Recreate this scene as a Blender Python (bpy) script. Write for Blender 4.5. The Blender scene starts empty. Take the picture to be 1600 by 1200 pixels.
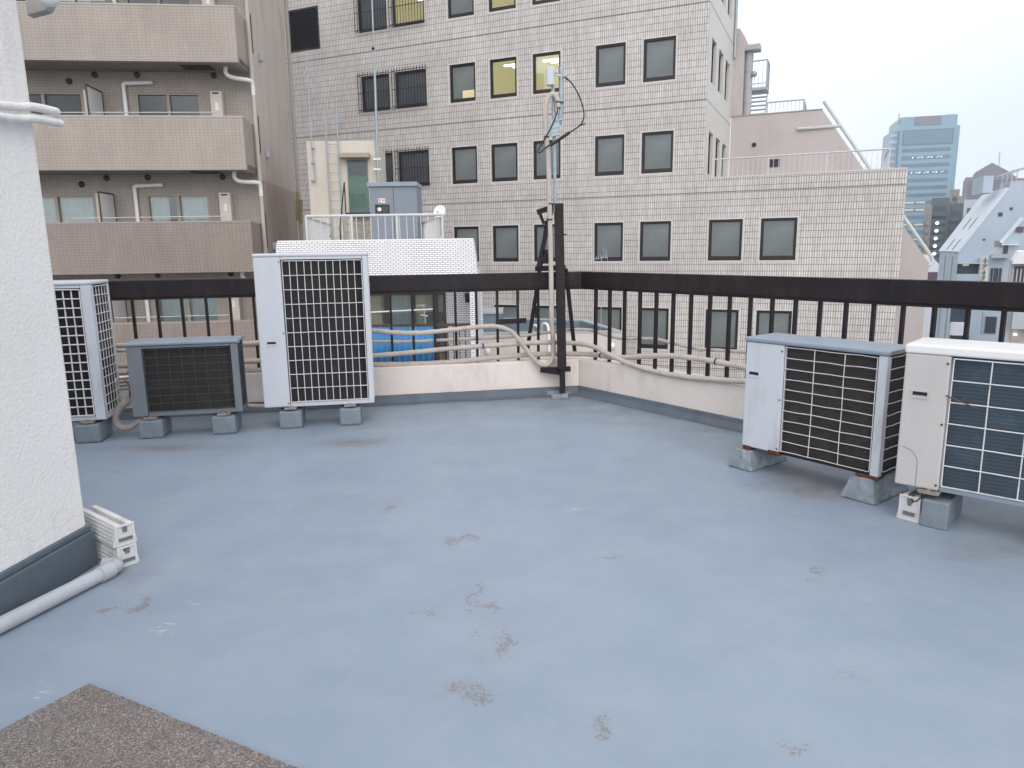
import bpy, math, random
from mathutils import Vector, Matrix
R = random.Random(7)
S = bpy.context.scene
COL = S.collection
rad = math.radians

# ------------------------------------------------------------ camera
F_PX, H = 1118.0, 1.5                       # focal length in pixels of a 1600 px wide picture, eye height
_d = Vector((80.0, 5900.0, F_PX)).normalized()      # "down" seen in camera space (right, down, forward)
_Z = -_d
_F = Vector((0, 0, 1))
_Y = (_F - _Z * _F.dot(_Z)).normalized()
_X = _Y.cross(_Z)
cam_data = bpy.data.cameras.new('camera')
cam = bpy.data.objects.new('camera', cam_data)
COL.objects.link(cam)
cam_data.sensor_width = 36.0
cam_data.lens = F_PX / 1600 * 36.0
cam_data.clip_start = 0.05
cam_data.clip_end = 6000
right = Vector((_X[0], _Y[0], _Z[0]))
down = Vector((_X[1], _Y[1], _Z[1]))
fwd = Vector((_X[2], _Y[2], _Z[2]))
cam.matrix_world = Matrix(((right[0], -down[0], -fwd[0], 0), (right[1], -down[1], -fwd[1], 0),
                           (right[2], -down[2], -fwd[2], H), (0, 0, 0, 1)))
S.camera = cam
S.render.resolution_x, S.render.resolution_y = 1024, 768

# ------------------------------------------------------------ light
SUN_EL, SUN_AZ = rad(34), rad(174)          # azimuth clockwise from +Y
w = bpy.data.worlds.new("World")
S.world = w
w.use_nodes = True
nt = w.node_tree
bg = nt.nodes['Background']
sky = nt.nodes.new('ShaderNodeTexSky')
sky.sky_type = 'NISHITA'
sky.sun_disc = False
sky.sun_elevation, sky.sun_rotation = SUN_EL, SUN_AZ
tc = nt.nodes.new('ShaderNodeTexCoord')
dt = nt.nodes.new('ShaderNodeVectorMath'); dt.operation = 'DOT_PRODUCT'
dt.inputs[1].default_value = (0.60, 0.20, -0.62)
nt.links.new(tc.outputs['Generated'], dt.inputs[0])
mr = nt.nodes.new('ShaderNodeMapRange')
mr.inputs[1].default_value, mr.inputs[2].default_value = 0.24, 0.62
nt.links.new(dt.outputs['Value'], mr.inputs[0])
nz = nt.nodes.new('ShaderNodeTexNoise'); nz.inputs['Scale'].default_value = 2.2; nz.inputs['Detail'].default_value = 5
nt.links.new(tc.outputs['Generated'], nz.inputs['Vector'])
ad = nt.nodes.new('ShaderNodeMath'); ad.operation = 'MULTIPLY_ADD'
ad.inputs[1].default_value, ad.inputs[2].default_value = 0.35, -0.17
nt.links.new(nz.outputs['Fac'], ad.inputs[0])
ad2 = nt.nodes.new('ShaderNodeMath'); ad2.operation = 'ADD'; ad2.use_clamp = True
nt.links.new(ad.outputs[0], ad2.inputs[0]); nt.links.new(mr.outputs[0], ad2.inputs[1])
cl = nt.nodes.new('ShaderNodeMix'); cl.data_type = 'RGBA'
cl.inputs[6].default_value = (11.5, 11.55, 11.8, 1)
cl.inputs[7].default_value = (6.6, 8.2, 9.3, 1)
nt.links.new(ad2.outputs[0], cl.inputs[0])
mx = nt.nodes.new('ShaderNodeMix'); mx.data_type = 'RGBA'
mx.inputs[0].default_value = 0.93
nt.links.new(sky.outputs[0], mx.inputs[6]); nt.links.new(cl.outputs[2], mx.inputs[7])
nt.links.new(mx.outputs[2], bg.inputs[0])
bg.inputs[1].default_value = 0.10
sd = bpy.data.lights.new('sun', 'SUN')
sd.energy = 1.35
sd.angle = rad(60)
sd.color = (1.0, 0.97, 0.93)
sun = bpy.data.objects.new('sun', sd)
COL.objects.link(sun)
_sv = Vector((math.sin(SUN_AZ) * math.cos(SUN_EL), math.cos(SUN_AZ) * math.cos(SUN_EL), math.sin(SUN_EL)))
sun.rotation_euler = _sv.to_track_quat('Z', 'Y').to_euler()
S.view_settings.view_transform = 'Standard'
S.view_settings.look = 'None'
S.view_settings.exposure = 0.28
S.view_settings.gamma = 1.0
S.render.engine = 'CYCLES'

# ------------------------------------------------------------ measuring helpers (photo pixel -> place)
def ray(px, py):
    return right * (px - 800) + down * (py - 600) + fwd * F_PX
def fl(px, py, z=0.0):
    r = ray(px, py); t = (z - H) / r.z
    return Vector((0, 0, H)) + r * t
def atY(px, py, Y):
    r = ray(px, py)
    return Vector((0, 0, H)) + r * (Y / r.y)
class Fr:
    """vertical frame: local x to the right, y away, z up (origin z = 0 level)"""
    def __init__(s, x, y, yaw):
        s.o = Vector((x, y, 0)); s.yaw = yaw
        s.u = Vector((math.cos(yaw), math.sin(yaw), 0)); s.v = Vector((-math.sin(yaw), math.cos(yaw), 0))
    def px(s, x, y, off=0.0):
        r = ray(x, y)
        o = s.o + s.v * off
        t = s.v.dot(o - Vector((0, 0, H))) / s.v.dot(r)
        p = Vector((0, 0, H)) + r * t
        return (p - s.o).dot(s.u), p.z
    def w(s, x, y, z):
        return s.o + s.u * x + s.v * y + Vector((0, 0, z))

# ------------------------------------------------------------ materials
MATS = {}
def _n(m, t, **kw):
    n = m.node_tree.nodes.new(t)
    for k, v in kw.items():
        setattr(n, k, v)
    return n
def newmat(name, rough=.6, metal=0, spec=.5):
    m = bpy.data.materials.new(name); m.use_nodes = True
    b = m.node_tree.nodes['Principled BSDF']
    b.inputs['Roughness'].default_value = rough
    b.inputs['Metallic'].default_value = metal
    b.inputs['Specular IOR Level'].default_value = spec
    MATS[name] = m
    return m, b, m.node_tree.links
def mixc(m, fac, a, b, bt='MIX'):
    n = _n(m, 'ShaderNodeMix', data_type='RGBA', blend_type=bt)
    for i, v in ((0, fac), (6, a), (7, b)):
        if isinstance(v, (int, float)): n.inputs[i].default_value = v
        elif isinstance(v, tuple): n.inputs[i].default_value = (*v[:3], 1)
        else: m.node_tree.links.new(v, n.inputs[i])
    return n.outputs[2]
def math_(m, op, a, b=0.0, c=None, clamp=False):
    n = _n(m, 'ShaderNodeMath', operation=op, use_clamp=clamp)
    for i, v in ((0, a), (1, b), (2, c)):
        if v is None: continue
        if isinstance(v, (int, float)): n.inputs[i].default_value = v
        else: m.node_tree.links.new(v, n.inputs[i])
    return n.outputs[0]
def noise(m, vec, scale, detail=4, rough=.55, dist=0):
    n = _n(m, 'ShaderNodeTexNoise')
    n.inputs['Scale'].default_value = scale; n.inputs['Detail'].default_value = detail
    n.inputs['Roughness'].default_value = rough; n.inputs['Distortion'].default_value = dist
    if vec is not None: m.node_tree.links.new(vec, n.inputs['Vector'])
    return n.outputs['Fac']
def ramp(m, fac, stops):
    n = _n(m, 'ShaderNodeValToRGB')
    e = n.color_ramp.elements
    while len(e) > len(stops): e.remove(e[-1])
    while len(e) < len(stops): e.new(1)
    for i, (p, c) in enumerate(stops):
        e[i].position = p
        e[i].color = (c, c, c, 1) if isinstance(c, (int, float)) else (*c, 1)
    m.node_tree.links.new(fac, n.inputs[0])
    return n.outputs[0]
def bump(m, b, h, strength=.3, dist=.01):
    n = _n(m, 'ShaderNodeBump'); n.inputs['Strength'].default_value = strength; n.inputs['Distance'].default_value = dist
    m.node_tree.links.new(h, n.inputs['Height']); m.node_tree.links.new(n.outputs[0], b.inputs['Normal'])
def ocoord(m, scale=None):
    t = _n(m, 'ShaderNodeTexCoord').outputs['Object']
    if scale:
        mp = _n(m, 'ShaderNodeMapping'); mp.inputs['Scale'].default_value = scale
        m.node_tree.links.new(t, mp.inputs[0]); return mp.outputs[0]
    return t
def uvc(m):
    return _n(m, 'ShaderNodeTexCoord').outputs['UV']
def paint(name, col, rough=.55, var=.12, vs=3.0, dirt=None, dirtamt=.25, bmp=0, bs=60, metal=0, spec=.4, rust=0):
    m, b, L = newmat(name, rough, metal, spec)
    o = ocoord(m)
    n1 = noise(m, o, vs, 5)
    lo = tuple(c * (1 - var) for c in col); hi = tuple(min(1, c * (1 + var)) for c in col)
    c = mixc(m, ramp(m, n1, [(.3, 0.0), (.7, 1.0)]), lo, hi)
    if dirt:
        n2 = noise(m, ocoord(m, (1, 1, .35)), vs * 2.3, 7, .65)
        c = mixc(m, math_(m, 'MULTIPLY', ramp(m, n2, [(.5, 0.0), (.72, 1.0)]), dirtamt), c, dirt)
    if rust:
        n3 = noise(m, o, 28, 6, .7)
        c = mixc(m, ramp(m, n3, [(.70 - rust, 0.0), (.74 - rust, 1.0)]), c, (.12, .04, .018))
    L.new(c, b.inputs['Base Color'])
    L.new(math_(m, 'MULTIPLY_ADD', n1, .2, rough - .1), b.inputs['Roughness'])
    if bmp: bump(m, b, noise(m, o, bs, 6, .6), bmp, .01)
    return m
def mapuv(m, uv, sc):
    mp = _n(m, 'ShaderNodeMapping'); mp.inputs['Scale'].default_value = sc
    m.node_tree.links.new(uv, mp.inputs[0]); return mp.outputs[0]
def tiles(name, c1, c2, mortar, bw, bh, ms, offset=0.0, rough=.45, var=.5, big=.12, mort_smooth=.3, spec=.4, grooves=None, ribs=False):
    m, b, L = newmat(name, rough, 0, spec)
    uv = uvc(m)
    k = _n(m, 'ShaderNodeTexBrick', offset=offset, offset_frequency=2, squash=1)
    L.new(uv, k.inputs['Vector'])
    k.inputs['Color1'].default_value = (*c1, 1); k.inputs['Color2'].default_value = (*c2, 1); k.inputs['Mortar'].default_value = (*mortar, 1)
    k.inputs['Scale'].default_value = 1; k.inputs['Mortar Size'].default_value = ms; k.inputs['Mortar Smooth'].default_value = mort_smooth
    k.inputs['Bias'].default_value = 0; k.inputs['Brick Width'].default_value = bw; k.inputs['Row Height'].default_value = bh
    c = k.outputs['Color']
    n1 = noise(m, ocoord(m), .5, 6, .6)
    c = mixc(m, 1.0, c, ramp(m, n1, [(.3, 1 - big), (.7, 1.0 + big)]), 'MULTIPLY')
    n2 = noise(m, ocoord(m, (1, 1, .2)), 4, 6, .6)
    if ribs:
        c = mixc(m, 1.0, c, ramp(m, noise(m, mapuv(m, uv, (17, 2.2, 1)), 1, 2, .6), [(.36, .87), (.60, 1.03)]), 'MULTIPLY')
    c = mixc(m, 1.0, c, ramp(m, n2, [(.35, 1 - big * .7), (.65, 1.0)]), 'MULTIPLY')
    if ribs:
        ns = noise(m, mapuv(m, uv, (3.2, .16, 1)), 1, 6, .65)
        c = mixc(m, math_(m, 'MULTIPLY', ramp(m, ns, [(.52, 0.0), (.72, 1.0)]), .30), c, (.33, .31, .29))
    if grooves:      # dark movement joints every storey
        sp = _n(m, 'ShaderNodeSeparateXYZ'); L.new(uv, sp.inputs[0])
        f = math_(m, 'FRACT', math_(m, 'DIVIDE', math_(m, 'SUBTRACT', sp.outputs[1], grooves[0]), grooves[1]))
        g = math_(m, 'LESS_THAN', f, .035 / grooves[1])
        c = mixc(m, math_(m, 'MULTIPLY', g, .75), c, (.09, .085, .08))
    L.new(c, b.inputs['Base Color'])
    bump(m, b, math_(m, 'SUBTRACT', 1.0, k.outputs['Fac']), .35, .006)
    return m
def emit(name, col, s):
    m = bpy.data.materials.new(name); m.use_nodes = True
    b = m.node_tree.nodes['Principled BSDF']
    b.inputs['Base Color'].default_value = (*[c * .5 for c in col], 1)
    b.inputs['Emission Color'].default_value = (*col, 1); b.inputs['Emission Strength'].default_value = s
    MATS[name] = m
    return m
def clear(name, tint=(.85, .9, .9), a=.35, rough=.03):
    m = bpy.data.materials.new(name); m.use_nodes = True
    nt = m.node_tree; nt.nodes.clear()
    o = nt.nodes.new('ShaderNodeOutputMaterial'); mx = nt.nodes.new('ShaderNodeMixShader')
    t = nt.nodes.new('ShaderNodeBsdfTransparent'); g = nt.nodes.new('ShaderNodeBsdfGlossy')
    t.inputs[0].default_value = (*tint, 1); g.inputs['Roughness'].default_value = rough
    fr = nt.nodes.new('ShaderNodeFresnel'); fr.inputs[0].default_value = 1.5
    ma = nt.nodes.new('ShaderNodeMath'); ma.operation = 'MULTIPLY_ADD'; ma.inputs[1].default_value = 1.0; ma.inputs[2].default_value = a * .2
    nt.links.new(fr.outputs[0], ma.inputs[0]); nt.links.new(ma.outputs[0], mx.inputs[0])
    nt.links.new(t.outputs[0], mx.inputs[1]); nt.links.new(g.outputs[0], mx.inputs[2]); nt.links.new(mx.outputs[0], o.inputs[0])
    MATS[name] = m
    return m

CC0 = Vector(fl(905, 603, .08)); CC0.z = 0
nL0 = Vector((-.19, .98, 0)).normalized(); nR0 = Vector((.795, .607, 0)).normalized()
def roof_paint():
    m, b, L = newmat('roof_paint', .42, 0, .35)
    o = ocoord(m)
    base = mixc(m, ramp(m, noise(m, o, .50, 7, .62), [(.30, 0.0), (.68, 1.0)]), (.220, .274, .350), (.266, .326, .410))
    base = mixc(m, ramp(m, noise(m, o, 2.6, 8, .65), [(.40, 0.0), (.7, .6)]), base, (.30, .352, .42))
    # faint roller lap marks, pale scuffs
    w_ = noise(m, ocoord(m, (1.0, .16, 1)), 5, 6, .6)
    base = mixc(m, ramp(m, w_, [(.55, 0.0), (.75, .22)]), base, (.25, .30, .395))
    sc = noise(m, ocoord(m, (.5, 1.4, 1)), 4.2, 8, .7)
    base = mixc(m, ramp(m, sc, [(.66, 0.0), (.74, .28)]), base, (.42, .47, .53))
    # small chips anywhere
    ch = noise(m, o, 40, 9, .75)
    area = ramp(m, noise(m, o, 1.3, 3), [(.47, 0.0), (.60, 1.0)])
    base = mixc(m, math_(m, 'MULTIPLY', ramp(m, ch, [(.64, 0.0), (.68, .7)]), area), base, (.13, .115, .11))
    # worn, rubbed-through places where they are on this roof
    spots = [(608, 793, .15, .09, 1), (780, 1005, .17, .10, 1), (737, 1075, .16, .08, 1), (672, 958, .14, .07, 1), (745, 935, .07, .14, 1),
             (725, 842, .17, .06, 1), (952, 869, .09, .05, 1), (938, 1138, .13, .06, 1), (1285, 903, .10, .07, 1), (205, 948, .10, .05, 1.3),
             (1250, 1178, .10, .05, 1), (1200, 800, .20, .05, .6), (480, 797, .25, .05, .5), (575, 668, .30, .10, .8), (190, 735, .16, .06, .8),
             (1010, 705, .25, .05, .5), (1325, 805, .20, .08, .7), (1180, 760, .25, .10, .6), (410, 660, .2, .15, .6), (870, 985, .1, .05, .5), (1330, 1065, .13, .07, .6), (460, 885, .15, .05, .6)]
    # noisy dark band along the parapet foot: grime plus painted occlusion shade
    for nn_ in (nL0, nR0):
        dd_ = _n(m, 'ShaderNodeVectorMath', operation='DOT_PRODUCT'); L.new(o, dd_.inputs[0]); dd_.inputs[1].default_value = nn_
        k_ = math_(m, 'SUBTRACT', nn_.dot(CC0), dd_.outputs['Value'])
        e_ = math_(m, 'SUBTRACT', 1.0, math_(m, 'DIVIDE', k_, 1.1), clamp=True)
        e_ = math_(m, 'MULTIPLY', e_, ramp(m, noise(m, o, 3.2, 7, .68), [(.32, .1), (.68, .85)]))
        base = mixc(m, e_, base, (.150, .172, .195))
    # ponding rings: pale dried outlines
    rg = noise(m, o, .9, 3, .5)
    base = mixc(m, ramp(m, rg, [(.535, 0.0), (.55, .06), (.56, 0.0), (.999, 0.0)]), base, (.40, .43, .46))
    wn = _n(m, 'ShaderNodeTexNoise'); wn.inputs['Scale'].default_value = 7; wn.inputs['Detail'].default_value = 5; L.new(o, wn.inputs['Vector'])
    wv_ = _n(m, 'ShaderNodeVectorMath', operation='MULTIPLY_ADD'); L.new(wn.outputs['Color'], wv_.inputs[0]); wv_.inputs[1].default_value = (.42, .42, 0); 
    wa_ = _n(m, 'ShaderNodeVectorMath', operation='ADD'); L.new(o, wa_.inputs[0]); wa_.inputs[1].default_value = (-.21, -.21, 0); L.new(wa_.outputs[0], wv_.inputs[2])
    warp = wv_.outputs[0]
    tot = None
    for (px, py, rx, ry, a) in spots:
        p = fl(px, py)
        mp = _n(m, 'ShaderNodeMapping', vector_type='POINT')
        mp.inputs['Location'].default_value = (-p.x / rx, -p.y / (ry * 1.6), 0)
        mp.inputs['Scale'].default_value = (1 / rx, 1 / (ry * 1.6), 0)
        L.new(warp, mp.inputs[0])
        ln = _n(m, 'ShaderNodeVectorMath', operation='LENGTH'); L.new(mp.outputs[0], ln.inputs[0])
        v = math_(m, 'MULTIPLY', math_(m, 'SUBTRACT', 1.0, ln.outputs['Value'], clamp=True), a, clamp=False)
        tot = v if tot is None else math_(m, 'MAXIMUM', tot, v)
    fine = noise(m, o, 75, 6, .7, .3)
    mask = ramp(m, math_(m, 'ADD', math_(m, 'MULTIPLY', tot, .315), math_(m, 'MULTIPLY', fine, .95)), [(.70, 0.0), (.735, 1.0)])
    base = mixc(m, math_(m, 'MULTIPLY', mask, .62), base, (.135, .12, .118))
    halo = ramp(m, tot, [(0.0, 0.0), (.8, .22)])
    base = mixc(m, halo, base, (.30, .29, .30))
    # rusty run-off under the outdoor units
    tot = None
    for (px, py, rx, ry, a) in [(1260, 760, .40, .35, 1), (1225, 735, .25, .22, 1), (560, 690, .40, .25, .95), (250, 700, .7, .16, .9), (1560, 860, .5, .2, .5), (200, 900, .2, .2, .5)]:
        p = fl(px, py)
        mp = _n(m, 'ShaderNodeMapping', vector_type='POINT')
        mp.inputs['Location'].default_value = (-p.x / rx, -p.y / ry, 0); mp.inputs['Scale'].default_value = (1 / rx, 1 / ry, 0)
        L.new(o, mp.inputs[0])
        ln = _n(m, 'ShaderNodeVectorMath', operation='LENGTH'); L.new(mp.outputs[0], ln.inputs[0])
        v = math_(m, 'MULTIPLY', math_(m, 'SUBTRACT', 1.0, ln.outputs['Value'], clamp=True), a)
        tot = v if tot is None else math_(m, 'MAXIMUM', tot, v)
    st = math_(m, 'MULTIPLY', tot, ramp(m, noise(m, o, 7, 7, .65), [(.3, .15), (.65, 1.0)]))
    base = mixc(m, st, base, (.19, .16, .145))
    # pale flakes beside the mast foot and white scratches at left
    tot = None
    for (px, py, r_) in [(819, 638, .05), (932, 637, .05), (946, 637, .07), (971, 648, .03), (897, 621, .05), (250, 985, .22), (300, 940, .14), (70, 1080, .16), (895, 795, .2)]:
        p = fl(px, py)
        d = _n(m, 'ShaderNodeVectorMath', operation='DISTANCE'); L.new(o, d.inputs[0]); d.inputs[1].default_value = p
        v = math_(m, 'SUBTRACT', 1.0, math_(m, 'DIVIDE', d.outputs['Value'], r_), clamp=True)
        tot = v if tot is None else math_(m, 'MAXIMUM', tot, v)
    fl_ = ramp(m, math_(m, 'ADD', math_(m, 'MULTIPLY', tot, .35), noise(m, ocoord(m, (.6, 1.6, 1)), 24, 6, .7)), [(.83, 0.0), (.90, .5)])
    base = mixc(m, fl_, base, (.62, .66, .68))
    L.new(base, b.inputs['Base Color'])
    rr = noise(m, o, 1.7, 6, .6)
    L.new(ramp(m, rr, [(.3, .36), (.7, .55)]), b.inputs['Roughness'])
    hb = math_(m, 'ADD', math_(m, 'MULTIPLY', noise(m, o, 3, 3), 1.6), math_(m, 'MULTIPLY', noise(m, o, 90, 4), .12))
    bump(m, b, hb, .22, .02)
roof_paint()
paint('roof_skirt', (.095, .122, .155), .5, .15, 4, (.17, .16, .15), .5, .3, 50)
paint('stucco', (.80, .775, .765), .9, .05, 1.2, (.52, .49, .475), .5, .65, 60)
def stucco_streaks():
    m = MATS['stucco']; b = m.node_tree.nodes['Principled BSDF']; L = m.node_tree.links
    src = b.inputs['Base Color'].links[0].from_socket
    n1 = noise(m, ocoord(m, (9, 9, .35)), 1.6, 7, .7); n2 = noise(m, ocoord(m), 1.1, 3)
    c = mixc(m, math_(m, 'MULTIPLY', ramp(m, n1, [(.52, 0.0), (.72, .55)]), ramp(m, n2, [(.42, 0.0), (.6, 1.0)])), src, (.40, .37, .36))
    v = _n(m, 'ShaderNodeTexVoronoi', feature='DISTANCE_TO_EDGE'); v.inputs['Scale'].default_value = .9
    wn = _n(m, 'ShaderNodeTexNoise'); wn.inputs['Scale'].default_value = 3; wn.inputs['Detail'].default_value = 8; L.new(ocoord(m), wn.inputs['Vector'])
    ad_ = _n(m, 'ShaderNodeVectorMath', operation='MULTIPLY_ADD'); L.new(wn.outputs['Color'], ad_.inputs[0]); ad_.inputs[1].default_value = (.22, .22, .22); L.new(ocoord(m), ad_.inputs[2]); L.new(ad_.outputs[0], v.inputs['Vector'])
    c = mixc(m, ramp(m, v.outputs['Distance'], [(0.0, .22), (.002, 0.0)]), c, (.30, .28, .27))
    L.new(c, b.inputs['Base Color'])
stucco_streaks()
paint('parapet_stucco', (.76, .69, .645), .85, .05, 1.5, (.48, .42, .40), .6, .6, 45)
paint('brown_steel', (.017, .012, .015), .5, .25, 5, (.05, .04, .038), .4, .1, 90, spec=.25)
paint('lagging', (.50, .44, .40), .75, .08, 9, (.30, .25, .22), .55, .15, 60)
paint('galv', (.36, .42, .46), .42, .12, 20, (.25, .28, .3), .4, 0, 60, metal=.35)
paint('ac_white', (.54, .57, .62), .38, .03, 2, (.45, .43, .42), .22)
paint('ac_white_rusty', (.56, .59, .64), .42, .04, 3, (.30, .17, .10), .35, rust=.02)
paint('ac_cream', (.52, .50, .49), .42, .03, 2, (.36, .33, .30), .25)
paint('ac_cream_top', (.76, .75, .76), .35, .03, 2, (.5, .48, .45), .2)
paint('ac_grey', (.17, .192, .22), .45, .1, 4, (.25, .26, .26), .3)
paint('ac_grey_top', (.25, .30, .37), .42, .08, 4, (.30, .28, .27), .4)
paint('wire', (.70, .68, .68), .4, .08, 12, (.4, .3, .22), .5)
paint('wire_dark', (.045, .05, .055), .5, .1, 8)
paint('rust', (.11, .04, .02), .85, .5, 30, (.03, .015, .01), .7, .5, 80)
paint('bare_metal', (.27, .235, .21), .5, .3, 20, (.20, .1, .06), .8)
paint('block_paint', (.20, .235, .275), .6, .1, 8, (.14, .15, .16), .4, .3, 45)
paint('block_rough', (.23, .27, .31), .7, .2, 14, (.42, .44, .45), .5, 1.0, 30)
paint('plastic_block', (.62, .62, .62), .5, .06, 6, (.33, .31, .29), .45)
paint('slot_shade_grey', (.15, .15, .16), .6)
paint('black_rubber', (.018, .018, .02), .5, .2, 10)
paint('pvc', (.42, .44, .48), .42, .06, 5, (.3, .29, .28), .4)
paint('coping', (.42, .50, .60), .45, .06, 3)
paint('dark_frame', (.022, .015, .020), .35, .15, 6)
paint('pink_wall', (.52, .465, .46), .85, .05, .5, (.30, .26, .25), .35, .2, 20)
paint('grey_wall', (.42, .43, .44), .85, .06, .8, (.3, .3, .3), .3)
paint('apt_plaster', (.50, .445, .405), .85, .05, .6, (.2, .17, .15), .35, .25, 25)
paint('apt_plaster_brown', (.38, .315, .285), .85, .05, .6, (.15, .12, .11), .35, .25, 25)
paint('soffit', (.26, .235, .21), .9, .08, 1.2, (.17, .15, .13), .4)
paint('cream_wall', (.62, .57, .50), .85, .05, .7, (.42, .37, .32), .4, .2, 20)
paint('cream_trim', (.38, .33, .28), .8, .06, 2)
paint('green_door', (.10, .17, .145), .5, .08, 3, (.16, .18, .16), .3)
paint('cubicle', (.20, .235, .285), .5, .05, 3, (.15, .16, .17), .3)
paint('rail_white', (.56, .57, .58), .45, .06, 6, (.4, .33, .28), .35)
paint('rail_brown', (.06, .045, .045), .5, .15, 6)
paint('white_wall', (.44, .52, .61), .8, .05, .25, (.36, .40, .44), .35)
paint('white_roof', (.80, .82, .86), .6, .04, .3)
paint('white_slope', (.66, .71, .78), .95, .03, .3)
paint('low_roof', (.17, .23, .27), .6, .1, 1, (.12, .15, .17), .4)
paint('low_wall', (.62, .57, .54), .85, .05, .9, (.42, .38, .36), .35)
paint('asphalt', (.05, .05, .052), .9, .25, .3)
paint('city_ground', (.12, .12, .12), .9, .35, .05)
paint('skyscraper', (.19, .34, .46), .35, .05, .05)
paint('skyscraper_strip', (.08, .15, .24), .25, .15, .2)
paint('tower_purple', (.19, .17, .21), .6, .06, .05)
paint('tower_purple_dark', (.10, .10, .14), .5, .1, .1)
paint('teal_block', (.07, .10, .12), .7, .15, .1)
paint('teal_dark', (.03, .045, .06), .6, .2, .1)
paint('beige_block', (.26, .23, .21), .8, .15, .1)
paint('pale_block', (.46, .50, .54), .8, .1, .1)
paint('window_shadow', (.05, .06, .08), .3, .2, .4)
paint('brick_red', (.16, .07, .055), .8, .2, .4)
paint('awning_green', (.04, .14, .11), .7, .15, 1)
paint('purple_wall', (.13, .09, .115), .7, .1, 1)
paint('curtain', (.68, .70, .72), .9, .1, 3)
paint('blue_sheet', (.05, .215, .46), .5, .12, 4, (.03, .12, .3), .3)
paint('pot', (.25, .2, .15), .8)
paint('leaf', (.06, .09, .03), .7, .3, 8)
paint('yellow_cover', (.28, .25, .13), .6)
paint('sticker_red', (.55, .10, .08), .5)
paint('twig', (.12, .09, .07), .8, .2, 20)
paint('bracket_beige', (.36, .33, .30), .7, .05, 3)
paint('lamp_white', (.78, .78, .78), .35, .02, 3)
paint('dark_glass', (.035, .04, .048), .12, .2, 1, spec=.6)
paint('grille_black', (.012, .012, .014), .6, .2, 10)
paint('tan_blind', (.78, .66, .50), .9, .05, 2)
paint('interior', (.50, .45, .40), .8, .2, 1)
paint('lit_wall', (.55, .48, .24), .8, .05, 1)
tiles('tile_office', (.72, .69, .675), (.655, .62, .605), (.24, .215, .205), .075, .215, .0095, 0.0, .4, grooves=(9.25, 3.0), ribs=True, mort_smooth=.1)
paint('tile_plain', (.62, .595, .565), .5, .05, 2)
tiles('tile_apt', (.405, .35, .31), (.385, .33, .293), (.27, .235, .21), .10, .07, .005, 0.0, .5, mort_smooth=.2)
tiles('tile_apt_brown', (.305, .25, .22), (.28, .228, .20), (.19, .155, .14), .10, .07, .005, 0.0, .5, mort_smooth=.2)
tiles('tile_apt_back', (.40, .35, .31), (.365, .32, .285), (.25, .22, .20), .10, .07, .005, 0.0, .6, mort_smooth=.2)
tiles('white_brick', (.90, .89, .92), (.80, .80, .83), (.25, .25, .28), 0.10, .038, .0055, .5, .35, big=.05, mort_smooth=.1)
emit('lamp_glow', (1.0, .93, .80), 5)
emit('tube_light', (1.0, .99, .95), 4)
emit('room_glow', (.74, .64, .34), .42)
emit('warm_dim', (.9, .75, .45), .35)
emit('white_glow', (1, .97, .93), 1.6)
clear('clear_glass')

def frosted(name, col, rough=.35):
    m, b, L = newmat(name, rough, 0, .5)
    uv = uvc(m)
    sp = _n(m, 'ShaderNodeSeparateXYZ'); L.new(ocoord(m), sp.inputs[0])
    n = noise(m, ocoord(m, (.5, .5, .8)), .8, 4)
    c = mixc(m, ramp(m, n, [(.35, 0.0), (.65, 1.0)]), tuple(x * .8 for x in col), tuple(x * 1.25 for x in col))
    L.new(c, b.inputs['Base Color'])
frosted('frosted', (.165, .188, .193))
frosted('frosted_dark', (.085, .095, .11))
frosted('apt_glass', (.055, .065, .075), .1)

def coilmat(name, col, freq):
    m, b, L = newmat(name, .6, .1, .3)
    wv = _n(m, 'ShaderNodeTexWave', wave_type='BANDS', bands_direction='Z')
    wv.inputs['Scale'].default_value = freq; wv.inputs['Distortion'].default_value = .3
    L.new(ocoord(m), wv.inputs['Vector'])
    n = noise(m, ocoord(m), 6, 6, .7)
    c = mixc(m, wv.outputs['Fac'], tuple(x * .8 for x in col), col)
    c = mixc(m, ramp(m, n, [(.5, 0.0), (.75, .5)]), c, tuple(x * 1.9 + .01 for x in col))
    L.new(c, b.inputs['Base Color'])
    bump(m, b, wv.outputs['Fac'], .25, .003)
coilmat('coil_black', (.020, .019, .021), 14)
coilmat('coil_brown', (.036, .031, .029), 14)
coilmat('coil_blue', (.055, .078, .105), 16)

def matmat():
    m, b, L = newmat('gravel_mat', .95, 0, .2)
    o = ocoord(m)
    v = _n(m, 'ShaderNodeTexVoronoi'); v.inputs['Scale'].default_value = 260; L.new(o, v.inputs['Vector'])
    sp = _n(m, 'ShaderNodeSeparateColor'); L.new(v.outputs['Color'], sp.inputs[0])
    c = ramp(m, sp.outputs[0], [(0.0, (.11, .093, .09)), (.45, (.205, .18, .175)), (.8, (.29, .255, .25)), (1.0, (.46, .43, .42))])
    c = mixc(m, ramp(m, noise(m, o, 14, 6), [(.35, 0.0), (.7, .4)]), c, (.13, .115, .11))
    L.new(c, b.inputs['Base Color'])
    bump(m, b, math_(m, 'SUBTRACT', 1.0, v.outputs['Distance']), .8, .004)
matmat()

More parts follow.
